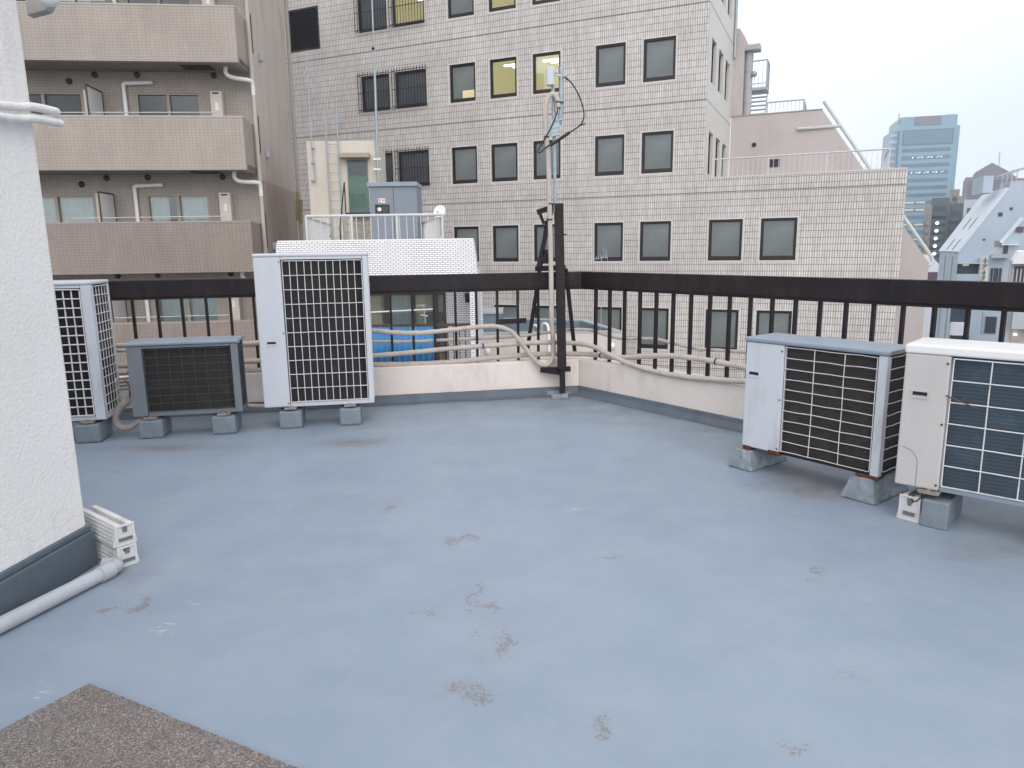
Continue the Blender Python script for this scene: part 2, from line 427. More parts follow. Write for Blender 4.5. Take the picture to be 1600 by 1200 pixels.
# ------------------------------------------------------------ mesh helpers
class MB:
    def __init__(s): s.v = []; s.f = []; s.sm = []
    def add(s, vs, fs, smooth=False):
        n = len(s.v); s.v += [tuple(p) for p in vs]
        for f in fs: s.f.append(tuple(i + n for i in f)); s.sm.append(smooth)
        return s
    def box(s, x0, x1, y0, y1, z0, z1):
        vs = [(x, y, z) for z in (z0, z1) for y in (y0, y1) for x in (x0, x1)]
        return s.add(vs, [(0, 2, 3, 1), (4, 5, 7, 6), (0, 1, 5, 4), (2, 6, 7, 3), (0, 4, 6, 2), (1, 3, 7, 5)])
    def hexa(s, b, t):
        """b, t: four bottom and four top points, counter-clockwise from above"""
        return s.add(list(b) + list(t), [(3, 2, 1, 0), (4, 5, 6, 7), (0, 1, 5, 4), (1, 2, 6, 5), (2, 3, 7, 6), (3, 0, 4, 7)])
    def prism_xz(s, poly, y0, y1):
        """polygon in x-z (clockwise or not), extruded along y"""
        a = sum(poly[i][0] * poly[(i + 1) % len(poly)][1] - poly[(i + 1) % len(poly)][0] * poly[i][1] for i in range(len(poly)))
        if a < 0: poly = poly[::-1]
        n = len(poly)
        vs = [(x, y0, z) for x, z in poly] + [(x, y1, z) for x, z in poly]
        fs = [tuple(range(n)), tuple(range(2 * n - 1, n - 1, -1))]
        fs += [(i, i + n, (i + 1) % n + n, (i + 1) % n) for i in range(n)]
        return s.add(vs, fs)
    def prism_xy(s, poly, z0, z1):
        a = sum(poly[i][0] * poly[(i + 1) % len(poly)][1] - poly[(i + 1) % len(poly)][0] * poly[i][1] for i in range(len(poly)))
        if a < 0: poly = poly[::-1]
        n = len(poly)
        vs = [(x, y, z0) for x, y in poly] + [(x, y, z1) for x, y in poly]
        fs = [tuple(range(n - 1, -1, -1)), tuple(range(n, 2 * n))]
        fs += [(i, (i + 1) % n, (i + 1) % n + n, i + n) for i in range(n)]
        return s.add(vs, fs)
    def tube(s, pts, r, seg=10, caps=True):
        pts = [Vector(p) for p in pts]; n = len(pts)
        rs = r if isinstance(r, (list, tuple)) else [r] * n
        T = [(pts[min(i + 1, n - 1)] - pts[max(i - 1, 0)]).normalized() for i in range(n)]
        a = Vector((0, 0, 1)) if abs(T[0].z) < .9 else Vector((1, 0, 0))
        u = T[0].cross(a).normalized(); vs = []
        for i in range(n):
            u = (u - T[i] * u.dot(T[i])).normalized(); w_ = T[i].cross(u)
            for k in range(seg):
                an = 2 * math.pi * k / seg
                vs.append(pts[i] + (u * math.cos(an) + w_ * math.sin(an)) * rs[i])
        fs = [(i * seg + k, i * seg + (k + 1) % seg, (i + 1) * seg + (k + 1) % seg, (i + 1) * seg + k) for i in range(n - 1) for k in range(seg)]
        s.add(vs, fs, seg > 4)
        if caps: s.add(vs[:seg], [tuple(range(seg - 1, -1, -1))]); s.add(vs[-seg:], [tuple(range(seg))])
        return s
    def bar(s, a, b, w_, d, upv=(0, 0, 1)):
        a, b = Vector(a), Vector(b); t = (b - a).normalized(); upv = Vector(upv)
        if abs(t.dot(upv)) > .95: upv = Vector((0, 1, 0))
        u = t.cross(upv).normalized(); v = u.cross(t)
        c = [(-w_ / 2, -d / 2), (w_ / 2, -d / 2), (w_ / 2, d / 2), (-w_ / 2, d / 2)]
        vs = [a + u * x + v * y for x, y in c] + [b + u * x + v * y for x, y in c]
        return s.add(vs, [(0, 1, 2, 3), (7, 6, 5, 4), (0, 4, 5, 1), (1, 5, 6, 2), (2, 6, 7, 3), (3, 7, 4, 0)])
    def ring(s, x0, x1, z0, z1, w_, y0, y1, wb=None):
        wb = wb or w_
        s.box(x0, x1, y0, y1, z0, z0 + wb); s.box(x0, x1, y0, y1, z1 - w_, z1)
        s.box(x0, x0 + w_, y0, y1, z0 + wb, z1 - w_); s.box(x1 - w_, x1, y0, y1, z0 + wb, z1 - w_)
        return s
    def sphere(s, c, r, nu=14, nv=8, sc=(1, 1, 1)):
        vs = []
        for j in range(nv + 1):
            th = math.pi * j / nv
            for i in range(nu):
                ph = 2 * math.pi * i / nu
                vs.append((c[0] + r * sc[0] * math.sin(th) * math.cos(ph), c[1] + r * sc[1] * math.sin(th) * math.sin(ph), c[2] + r * sc[2] * math.cos(th)))
        fs = [(j * nu + i, (j + 1) * nu + i, (j + 1) * nu + (i + 1) % nu, j * nu + (i + 1) % nu) for j in range(nv) for i in range(nu)]
        return s.add(vs, fs, True)
    def wall(s, x0, x1, z0, z1, holes, y=0.0, depth=.12):
        """wall sheet facing -y with holes (x0,x1,z0,z1) and reveals going in by depth"""
        xs = sorted({x0, x1} | {h[0] for h in holes} | {h[1] for h in holes}); zs = sorted({z0, z1} | {h[2] for h in holes} | {h[3] for h in holes})
        xs = [x for x in xs if x0 <= x <= x1]; zs = [z for z in zs if z0 <= z <= z1]
        for i in range(len(xs) - 1):
            for j in range(len(zs) - 1):
                cx, cz = (xs[i] + xs[i + 1]) / 2, (zs[j] + zs[j + 1]) / 2
                if any(h[0] < cx < h[1] and h[2] < cz < h[3] for h in holes): continue
                s.add([(xs[i], y, zs[j]), (xs[i + 1], y, zs[j]), (xs[i + 1], y, zs[j + 1]), (xs[i], y, zs[j + 1])], [(0, 1, 2, 3)])
        for a, b, c, d in holes:
            e = y + depth
            s.add([(a, y, c), (b, y, c), (b, y, d), (a, y, d), (a, e, c), (b, e, c), (b, e, d), (a, e, d)], [(0, 4, 5, 1), (1, 5, 6, 2), (2, 6, 7, 3), (3, 7, 4, 0)])
        return s
    def build(s, name, mat, parent=None, bevel=0, loc=None, segs=2):
        me = bpy.data.meshes.new(name)
        me.from_pydata(s.v, [], s.f)
        me.polygons.foreach_set('use_smooth', s.sm)
        uvl = me.uv_layers.new(name='UVMap')
        for p in me.polygons:
            n = p.normal
            for li in p.loop_indices:
                co = me.vertices[me.loops[li].vertex_index].co
                if abs(n.z) > .75: uvl.data[li].uv = (co.x, co.y)
                else:
                    t = Vector((-n.y, n.x, 0)).normalized()
                    uvl.data[li].uv = (co.x * t.x + co.y * t.y, co.z)
        me.materials.append(MATS[mat])
        o = bpy.data.objects.new(name, me); COL.objects.link(o)
        if loc is not None: o.location = loc
        if parent: o.parent = parent
        if bevel:
            b = o.modifiers.new('bevel', 'BEVEL'); b.width = bevel; b.segments = segs; b.limit_method = 'ANGLE'; b.angle_limit = rad(40)
        return o
def tag(o, label=None, cat=None, group=None, kind=None):
    if label: o['label'] = label
    if cat: o['category'] = cat
    if group: o['group'] = group
    if kind: o['kind'] = kind
    return o
def thing(name, label, cat, loc=(0, 0, 0), yaw=0, group=None):
    o = bpy.data.objects.new(name, None); COL.objects.link(o)
    o.empty_display_size = .2; o.location = loc; o.rotation_euler = (0, 0, yaw)
    return tag(o, label, cat, group)
def smooth_path(pts, n=8):
    P = [Vector(p) for p in pts]; out = []
    P = [P[0] * 2 - P[1]] + P + [P[-1] * 2 - P[-2]]
    for i in range(1, len(P) - 2):
        for k in range(n):
            t = k / n; a, b, c, d = P[i - 1:i + 3]
            out.append(.5 * (2 * b + (c - a) * t + (2 * a - 5 * b + 4 * c - d) * t * t + (3 * b - a - 3 * c + d) * t ** 3))
    out.append(P[-2]); return out

# ============================================================ SETTING: own roof
SK = .08                                     # the grey upstand at the foot of the parapet
C0 = fl(905, 603, SK); CR = fl(1155, 655, SK); CL = fl(590, 619, SK)
C0.z = CR.z = CL.z = 0
dL = (CL - C0).normalized(); dR = (CR - C0).normalized()
nL = Vector((-dL.y, dL.x, 0)); nL = nL if nL.y > 0 else -nL       # outward
nR = Vector((-dR.y, dR.x, 0)); nR = nR if nR.x > 0 else -nR
LL, LR = 6.5, 6.2
PT, PZ = .20, .365
def offc(d):                                  # corner of both walls pushed outward by d
    # solve C0 + nL*d + dL*a = C0 + nR*d + dR*b
    rhs = (nR - nL) * d
    det = dL.x * (-dR.y) - (-dR.x) * dL.y
    a = (rhs.x * (-dR.y) - (-dR.x) * rhs.y) / det
    return C0 + nL * d + dL * a
bw = offc(PT)
Lend, Rend = C0 + dL * LL, C0 + dR * LR
GZ = -22.0
roof_poly = [Lend, C0, Rend, Vector((Rend.x + .4, -5, 0)), Vector((Lend.x, -5, 0))]
m_ = MB().prism_xy([(p.x, p.y) for p in roof_poly], -.3, 0)
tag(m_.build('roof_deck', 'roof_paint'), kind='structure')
body = [Lend + nL * PT, bw, Rend + nR * PT, Vector((Rend.x + .8, -5.2, 0)), Vector((Lend.x - .2, -5.2, 0))]
t = thing('rooftop_building', 'building block under the blue grey painted rooftop', 'building')
MB().prism_xy([(p.x, p.y) for p in body], GZ, -.31).build('wall', 'parapet_stucco', t)

# parapet with its grey upstand
par = thing('parapet_wall', 'low pinkish cream stucco parapet wall around the blue grey roof', 'wall')
o_ = MB()
oL, oR = Lend + nL * PT, Rend + nR * PT
def sec(p, q, z): return [(p.x, p.y), (q.x, q.y), z]
def strip(mb, A, B, z0, z1):
    """A: list of three inner points, B: the outer ones"""
    for i in (0, 1):
        mb.hexa([(A[i].x, A[i].y, z0), (A[i + 1].x, A[i + 1].y, z0), (B[i + 1].x, B[i + 1].y, z0), (B[i].x, B[i].y, z0)],
                [(A[i].x, A[i].y, z1), (A[i + 1].x, A[i + 1].y, z1), (B[i + 1].x, B[i + 1].y, z1), (B[i].x, B[i].y, z1)])
    return mb
strip(o_, [Lend, C0, Rend], [oL, bw, oR], -.30, PZ).build('wall', 'parapet_stucco', par, .012)
def inner(d, z): 
    c = offc(-d); return [(Lend - nL * d), c, (Rend - nR * d)], z
sk = MB()
prof = [(0.004, SK + .006), (.022, SK), (.03, .05), (.055, .02), (.10, .003)]
for k in range(len(prof) - 1):
    A, za = inner(*prof[k]); B, zb = inner(*prof[k + 1])
    for i in (0, 1):
        sk.add([(A[i].x, A[i].y, za), (A[i + 1].x, A[i + 1].y, za), (B[i + 1].x, B[i + 1].y, zb), (B[i].x, B[i].y, zb)], [(0, 3, 2, 1)], True)
sk.build('upstand', 'roof_skirt', par)

# ------------------------------------------------------------ railings
RT, RB = 1.258, 1.100
def railing(label, A, B, nrm, first, step, name='railing'):
    L_ = (B - A).length; d = (B - A).normalized(); yaw = math.atan2(d.y, d.x)
    base = A + nrm * .09
    t = thing(name, label, 'railing', (base.x, base.y, PZ), yaw)
    o = MB().box(0, L_, -.035, .035, RB - PZ, RT - PZ).build('top_rail', 'brown_steel', t, .006)
    MB().box(0, L_, -.026, .026, RB - PZ - .020, RB - PZ - .001).build('lower_lip', 'brown_steel', t)
    x = first
    me = None
    while x < L_ - .05:
        if me is None:
            b0 = MB().box(-.011, .011, -.017, .017, -.01, RB - PZ - .020).build('baluster', 'brown_steel', t); me = b0.data; b0.location = (x, 0, 0)
        else:
            b = bpy.data.objects.new('baluster', me); COL.objects.link(b); b.parent = t; b.location = (x, 0, 0)
        x += step
    return t
cr = offc(.09)
xl = (cr - (Lend + nL * .09)).length
railing('dark brown steel railing along the far left parapet behind the tall white unit', Lend, cr - nL * .09 + dL * .003, nL, LL - .20 - .213 * 29, .213)
railing('dark brown steel railing running forward on the right parapet', cr - nR * .09 - dR * .010, Rend, nR, .21, .2)

# ------------------------------------------------------------ pipes lagged in beige tape, tied along the parapet
PL = Fr(C0.x, C0.y, math.atan2(-dL.y, -dL.x))     # x = 0 at corner, negative to the left
PR = Fr(C0.x, C0.y, math.atan2(dR.y, dR.x))
def pth(ptsL, ptsR, off=.0):
    out = []
    for (x, y) in ptsL: l, z = PL.px(x, y, off); out.append(PL.w(l, off, z))
    for (x, y) in ptsR: l, z = PR.px(x, y, off); out.append(PR.w(l, off, z))
    return out
def pipe(name, label, pts, r, mat='lagging', cat='pipe', group=None, joints=()):
    pts = smooth_path(pts, 6)
    rs = [r * (1 + .05 * math.sin(i * 1.7) + R.uniform(-.03, .03)) for i in range(len(pts))]
    o = MB().tube(pts, rs, 12).build(name, mat)
    tag(o, label, cat, group)
    for j in joints:
        k = int(j * (len(pts) - 2)); a, b = Vector(pts[k]), Vector(pts[k + 1]); d = (b - a).normalized()
        MB().tube([a, a + d * .015], r * 1.12, 10).build('tie', 'black_rubber', o)
    return o
G1 = 'beige lagged pipes along the parapet'
pipe('refrigerant_pipe', 'thick beige lagged pipe lying lowest on the parapet coping', pth([(200, 580), (300, 578), (400, 579), (480, 574), (578, 570), (640, 569), (700, 566), (760, 560), (830, 554), (880, 553)],
     [(925, 554), (965, 559), (1000, 557), (1050, 556), (1100, 562), (1160, 573), (1250, 590), (1340, 610)], .05), .026, group=G1, joints=(.62, .86))
pipe('refrigerant_pipe', 'thick beige lagged pipe drooping onto the front edge of the right parapet', pth([(180, 572), (300, 568), (400, 564), (500, 560), (578, 556), (640, 551), (700, 545), (780, 539), (850, 535), (895, 536)],
     [(925, 541), (950, 553), (985, 569), (1030, 582), (1080, 590), (1130, 594), (1180, 598), (1250, 612)], -.02), .024, group=G1, joints=(.4,))
pipe('refrigerant_pipe', 'thin beige lagged pipe running level behind the balusters', pth([(180, 548), (300, 544), (400, 540), (500, 537), (578, 534), (640, 534), (700, 531), (800, 526), (860, 519), (895, 515)],
     [(925, 516), (945, 523), (972, 529), (1000, 529), (1025, 530), (1055, 537), (1092, 545), (1130, 548), (1180, 552), (1260, 566)], .13), .016, group=G1)
pipe('refrigerant_pipe', 'beige lagged pipe dipping in a loop to the foot of the mast and climbing it', 
     pth([(180, 540), (300, 538), (400, 536), (500, 520), (578, 517), (620, 520), (660, 520), (700, 516), (745, 511), (775, 510), (800, 519), (820, 543), (838, 565), (852, 571), (862, 563), (865, 545)], [], -.06) +
     [atY(862, 500, 7.08), atY(861, 420, 7.08), atY(859, 330, 7.08), atY(857, 250, 7.08), atY(853, 210, 7.08), atY(852, 180, 7.08), atY(855, 157, 7.08), atY(863, 147, 7.08), atY(870, 153, 7.08), atY(873, 168, 7.08)], .0235, group=G1, joints=(.72, .8))
pipe('drain_hose', 'short beige hose between the grey unit and the tall white unit at the floor', [fl(375, 620, .25), fl(385, 632, .17), fl(400, 634, .15), fl(420, 634, .15)], .016, group=None)

# ------------------------------------------------------------ mast on the parapet corner
MY = 7.16
mast = thing('mast', 'dark brown steel mast post with braces and grey top pipe at the roof corner', 'mast', tuple(atY(879, 617, MY) * Vector((1, 1, 0)) if False else (atY(879, 617, MY).x, MY, 0)))
MO = Vector(mast.location)
def rel(px, py, Y): return atY(px, py, Y) - MO
p = MB(); a, b = rel(878, 590, MY), rel(873, 318, MY)
a2 = rel(879, 613, MY)
p.bar((a2.x, 0, .03), (a2.x - .005, 0, .34), .055, .055)
for s_ in (-1, 1): p.bar((a.x, s_ * .045, .30), (b.x, s_ * .045, b.z), .085, .008, (0, 1, 0))
p.bar((a.x, 0, .30), (b.x, 0, b.z), .008, .082, (0, 1, 0))
p.build('post', 'brown_steel', mast)
p = MB(); 
for z in (.75, 1.2, 1.62): p.box(-.07 + (a.x + b.x) / 2, .07 + (a.x + b.x) / 2 - .012, -.058, -.052, z, z + .012)
p.build('clamp_band', 'brown_steel', mast)
p = MB(); q = rel(845, 579, MY); r2 = rel(892, 577, MY)
p.bar((q.x, .03, q.z), (r2.x, .03, r2.z), .035, .05); p.bar((q.x, .03, q.z), (a.x - .02, -.05, q.z - .02), .03, .04); p.build('foot_bracket', 'brown_steel', mast)
p = MB(); p.box(-.12, .05, -.10, -.045, .0, .045); p.box(-.16, -.03, .045, .10, 0, .05); p.bar((-.03, -.075, .025), (.06, .09, .025), .07, .04); p.build('base_plate', 'block_rough', mast, .006)
p = MB()   # side frame with its braces
YB = MY + .12
p.bar(rel(839, 332, YB), rel(865, 323, YB), .05, .05)
p.bar(rel(862, 326, YB), rel(841, 418, YB), .045, .04)
p.bar(rel(842, 330, YB), rel(850, 350, YB), .03, .03)
p.build('top_bracket', 'brown_steel', mast)
for A_, B_, C_ in (((855, 345), (823, 553), .14), ((884, 420), (898, 549), .16)):
    z = rel(*A_, YB); zz = rel(*B_, MY + .30)
    MB().bar(z, zz, .04, .035).build('brace', 'brown_steel', mast)
p = MB(); p.bar(rel(836, 420, YB + .05), rel(884, 418, YB + .05), .04, .05); p.box(rel(848, 400, YB).x, rel(860, 400, YB).x, YB - MY - .02, YB - MY + .02, rel(848, 412, YB).z, rel(848, 390, YB).z)
p.build('cross_bar', 'brown_steel', mast)
p = MB(); p.tube([rel(867.5, 330, MY - .02), rel(866, 215, MY - .02), rel(864, 133, MY - .02)], .017, 12)
p.build('lower_pipe', 'galv', mast)
p = MB(); p.tube(smooth_path([rel(877.5, 103, MY - .05), rel(877, 140, MY - .05), rel(876, 180, MY - .05), rel(873, 194, MY - .04), rel(867, 203, MY - .03)], 5), .021, 12)
p.build('upper_pipe', 'galv', mast)
p = MB(); 
for yy in (190, 200, 207, 212): p.bar(rel(857, yy + 2, MY - .07), rel(879, yy - 4, MY - .08), .012, .012)
p.box(rel(859, 210, MY).x, rel(873, 210, MY).x, -.075, -.01, rel(860, 213, MY).z, rel(860, 190, MY).z)
p.build('pipe_clamp', 'galv', mast)
p = MB(); c = rel(860, 120, MY - .06); p.box(c.x - .035, c.x + .03, c.y - .05, c.y + .03, c.z - .08, c.z + .08)
p.box(c.x + .02, c.x + .07, c.y - .01, c.y + .02, c.z + .03, c.z + .06)
o = p.build('antenna_box', 'ac_white', mast, .006)
p = MB(); p.bar(rel(864, 116, MY - .06), rel(886, 120, MY - .06), .015, .02); p.bar(rel(882, 118, MY - .09), rel(887, 124, MY), .02, .02); p.build('arm', 'galv', mast)
for yy in (159, 318): 
    p = MB(); p.bar(rel(868 if yy < 200 else 857, yy, MY - .10), rel(881 if yy < 200 else 870, yy + 1, MY - .09), .012, .012); p.build('tie', 'black_rubber', mast)
cab = smooth_path([atY(872, 168, MY - .10), atY(868, 183, MY - .12), atY(858, 205, MY - .12), atY(848, 222, MY - .12), atY(841, 236, MY - .12), atY(844, 238, MY - .12), atY(855, 229, MY - .12), atY(872, 219, MY - .12), atY(890, 207, MY - .12), atY(906, 196, MY - .12),
                   atY(912, 184, MY - .12), atY(911, 168, MY - .1), atY(904, 148, MY - .1), atY(894, 131, MY - .1), atY(884, 121, MY - .09)], 6)
t = tag(MB().tube(cab, .0065, 8).build('cable', 'black_rubber'), 'black looped cable hanging from the antenna on the mast top', 'cable')
MB().tube(smooth_path([atY(860, 227, MY - .13), atY(872, 219, MY - .13), atY(890, 207, MY - .13)], 4), .015, 8).build('sleeve', 'black_rubber', t)
MB().bar(atY(904, 197, MY - .13), atY(914, 193, MY - .13), .012, .012).build('tie', 'black_rubber', t)
# loose board hung on the balusters
l0, z0 = PL.px(775, 503, .03); l1, _ = PL.px(822, 501, .03)
tag(MB().bar(PL.w(l0, .03, z0), PL.w(l1, .03, z0 + .005), .03, .05).build('steel_offcut', 'brown_steel'), 'short dark brown steel bar tied across the balusters left of the mast', 'bar')

# ------------------------------------------------------------ outdoor air conditioner units
def mesh_grille(W0, W1, Z0, Z1, nx, nz_, r, y, jitter=.0, side=None):
    p = MB()
    def P(x, z): return (x, y, z) if side is None else (side, x, z)
    for i in range(nx + 1):
        x = W0 + (W1 - W0) * i / nx
        p.tube([P(x + R.uniform(-jitter, jitter), Z0 + (Z1 - Z0) * k / 4) for k in range(5)], r, 6)
    off = r * 1.3 if side is None else -r * 1.3
    y2 = y
    for j in range(nz_ + 1):
        z = Z0 + (Z1 - Z0) * j / nz_
        pts = []
        for k in range(7):
            x = W0 + (W1 - W0) * k / 6
            q = P(x, z + R.uniform(-jitter, jitter))
            q = (q[0], q[1] - r * 1.4, q[2]) if side is None else (q[0] + r * 1.4, q[1], q[2])
            pts.append(q)
        p.tube(pts, r, 6)
    return p
def unit(label, org, yaw, W, D, Z0, Z1, panel, case, top, coil, wire, gx, gz, wr, sx=0, sz=0, corner=.05, topover=.0, topt=.035, feet=(), handle=True, open_side=True, jitter=.0015, handle_at=None, frame=.02, bottom=.03, screws=True, coil_in=.03, tray=None):
    t = thing('outdoor_unit', label, 'air conditioner', (org[0], org[1], 0), yaw, 'air conditioner outdoor units on the roof')
    body = MB()
    # left cabinet, back, bottom tray
    body.box(.0, panel, 0, D, Z0, Z1)
    body.build('cabinet', case, t, .008)
    tr = MB().box(panel + .001, W - .002, .012, D - .004, Z0 - .004, Z0 + bottom)
    tr.build('base_tray', tray or case, t, .004)
    post = MB().box(W - corner, W, 0, corner * .8, Z0, Z1)
    if not open_side: post.box(W - .02, W, corner * .8 + .001, D, Z0, Z1)
    else: post.box(W - .02, W, D - .03, D, Z0, Z1)
    post.build('corner_post', case, t, .006)
    MB().box(-topover, W + topover, -topover, D + topover, Z1 + .001, Z1 + topt).build('top_cover', top, t, .012, segs=3)
    if frame:
        f = MB().box(panel + .001, W - corner - .001, .003, .02, Z1 - frame, Z1 - .001)
        f.build('front_frame', case, t)
    # heat exchanger wrapped round the corner, set behind the wire guard
    c = MB()
    xr = W - .035
    pts = [(panel + .01, coil_in + .01)] + [(xr - .09 + .09 * math.sin(a), coil_in + .10 - .09 * math.cos(a)) for a in [k * math.pi / 12 for k in range(7)]] + [(xr, D - .03), (xr - .02, D - .03), (panel + .01, D - .03)]
    c.prism_xy(pts, Z0 + bottom + .002, Z1 - .002)
    c.build('heat_exchanger', coil, t)
    g = mesh_grille(panel + .012, W - corner - .008, Z0 + bottom + .01, Z1 - frame - .012, gx, gz, wr, .008, jitter)
    g.build('wire_guard', wire, t)
    if sx and open_side:
        g = mesh_grille(corner * .8 + .01, D - .035, Z0 + bottom + .01, Z1 - .012, sx, sz, min(wr, .004), 0, jitter, side=W - .006)
        g.build('wire_guard', wire, t)
    if handle:
        hx, hz = handle_at or (panel * .32, (Z0 + Z1) / 2)
        h = MB().ring(hx - .042, hx + .042, hz - .022, hz + .022, .007, -.005, -.0005)
        ho = h.build('handle', case, t)
        MB().box(hx - .035, hx + .035, -.0035, -.0005, hz - .004, hz + .014).build('recess', 'grille_black', ho)
    if screws:
        p = MB()
        for zz in (Z0 + .03, (Z0 + Z1) / 2, Z1 - .04): p.tube([(panel - .012, -.004, zz), (panel - .012, .002, zz)], .006, 8)
        p.build('screw', 'rust', t)
    for fx in feet:
        p = MB().box(fx - .05, fx + .05, -.018, D + .018, Z0 - .022, Z0 - .005)
        p.tube([(fx, -.005, Z0 - .022), (fx, -.005, Z0 + .004)], .011, 8)
        p.build('foot', 'bare_metal', t)
    return t
G_ = None
def org_yaw(pa, pb, off=.03):
    a, b = fl(*pa), fl(*pb); d = (b - a).normalized(); yaw = math.atan2(d.y, d.x)
    n = Vector((-d.y, d.x, 0))
    return a, n, d, yaw
# tall white unit
a, n, d, yaw = org_yaw((437, 671), (566, 664))
o1 = a + n * .02 + d * -.115
unit('tallest white unit with full height wire guard near the back parapet', o1, yaw, .925, .34, .19, 1.455, .215, 'ac_white', 'ac_white', 'coil_black', 'wire', 11, 10, .0035, 4, 10, .045, .004, .03, feet=(.215, .715), handle_at=(.10, .74), coil_in=.03)
def block(label, o, n_, d_, x0, x1, y0, y1, h, mat='block_paint', taper=.0, rough=False, bevel=.01, name='concrete_block'):
    def P(x, y, z): return tuple(Vector((o.x, o.y, 0)) + d_ * x + n_ * y + Vector((0, 0, z)))
    t_ = taper
    c = P((x0 + x1) / 2, (y0 + y1) / 2, 0)
    def q(x, y, z): p_ = P(x, y, z); return (p_[0] - c[0], p_[1] - c[1], p_[2])
    m = MB().hexa([q(x0, y0, 0), q(x1, y0, 0), q(x1, y1, 0), q(x0, y1, 0)], [q(x0 + t_, y0 + t_ * .7, h), q(x1 - t_, y0 + t_ * .7, h), q(x1 - t_, y1 - t_ * .7, h), q(x0 + t_, y1 - t_ * .7, h)])
    ob = m.build(name, mat, None, bevel, loc=(c[0], c[1], .0))
    if rough:
        s_ = ob.modifiers.new('sub', 'SUBSURF'); s_.subdivision_type = 'SIMPLE'; s_.levels = s_.render_levels = 4
        tx = bpy.data.textures.get('lump') or bpy.data.textures.new('lump', 'CLOUDS'); tx.noise_scale = .05
        dm = ob.modifiers.new('lump', 'DISPLACE'); dm.texture = tx; dm.strength = .018; dm.mid_level = .6
    return tag(ob, label, 'concrete block', 'blocks carrying the outdoor units')
block('grey painted concrete block under the left foot of the tallest unit', a, n, d, .0, .19, .0, .3, .155, bevel=.018)
block('grey painted concrete block under the right foot of the tallest unit', a, n, d, .505, .69, .0, .3, .155, bevel=.018)
# grey unit
a, n, d, yaw = org_yaw((218, 687), (368, 678))
o2 = a + n * .02 + d * -.035
unit('small low dark grey unit between the two tall white units', o2, yaw, .85, .29, .185, .765, .115, 'ac_grey', 'ac_grey_top', 'coil_brown', 'wire_dark', 7, 8, .003, 9, 30, .055, .012, .03, feet=(.13, .70), handle=False, screws=False, coil_in=.03)
block('grey painted concrete block under the left end of the low grey unit', a, n, d, .0, .185, .0, .3, .158, bevel=.018)
block('grey painted concrete block under the right end of the low grey unit', a, n, d, .565, .755, .0, .3, .158, bevel=.018)
# leftmost white unit, seen past the hut
pc = fl(166, 658, .17); yaw3 = rad(11)
d3 = Vector((math.cos(yaw3), math.sin(yaw3), 0)); n3 = Vector((-d3.y, d3.x, 0))
o3 = Vector((pc.x, pc.y, 0)) - d3 * .92
unit('tall white unit with square meshed guards, half hidden by the stucco hut', o3, yaw3, .92, .42, .185, 1.262, .12, 'ac_white_rusty', 'ac_white', 'coil_black', 'wire', 12, 14, .0055, 5, 14, .075, .004, .03, feet=(.2, .78), handle=False, jitter=.0005)
a3 = fl(118, 694)
block('grey painted concrete block showing beside the stucco hut', a3, n3, d3, .0, .19, .0, .3, .155, bevel=.018)
# right white unit with the grey lid
a, n, d, yaw = org_yaw((1140, 727), (1358, 786))
o4 = a + n * .02 + d * .075
t4 = unit('white unit with a blue grey lid and rusted bottom edge', o4, yaw, .925, .33, .158, .872, .277, 'ac_white_rusty', 'ac_grey_top', 'coil_brown', 'wire', 3, 10, .0028, 1, 10, .052, .01, .032, feet=(), handle_at=(.07, .66), frame=0, bottom=.0 + .012, screws=True, jitter=.0025, coil_in=.02, tray='coil_black')
p = MB().box(.01, .07, -.006, .05, .135, .165); p.box(.20, .285, -.004, .06, .140, .172); p.box(.80, .92, .0, .1, .135, .158); p.build('rusted_edge', 'rust', t4, .006)
p = MB().box(.925, .937, .02, .33, .88, .90); p.build('lid_end', 'bare_metal', t4)
block('rough chipped block at the left end of the blue grey lidded unit', a, n, d, .0, .19, -.03, .42, .135, 'block_rough', .035, True, .012)
block('rough chipped block at the right end of the blue grey lidded unit', a, n, d, .80, 1.02, -.03, .42, .14, 'block_rough', .045, True, .012)
# nearest cream unit
a, n, d, yaw = org_yaw((1400, 812), (1477, 829))
o5 = a + n * .02 + d * -.03
t5 = unit('cream unit with white lid and blue finned coil at the right edge', o5, yaw, .95, .35, .20, .925, .212, 'ac_cream', 'ac_cream_top', 'coil_blue', 'wire', 4, 6, .0035, 1, 6, .05, .006, .05, feet=(.17, .78), handle_at=(.085, .71), bottom=.02, jitter=.001, coil_in=.04, frame=.0, tray='ac_grey_top')
arc = [(.018 + .085 * math.sin(k * math.pi / 16), -.0012, .33 + .085 * math.cos(k * math.pi / 16) * 1.0) for k in range(9)] + [(.103, -.0012, .28), (.103, -.0012, .205)]
MB().tube([(x, y, z) for x, y, z in arc], .0008, 6).build('knockout_seam', 'wire_dark', t5)
block('smooth grey concrete block beside the white plastic one under the cream unit', a, n, d, .118, .245, -.01, .36, .15, bevel=.008)
block('smooth grey painted concrete block under the far end of the nearest cream unit', a, n, d, .70, .86, -.01, .36, .15, bevel=.008)

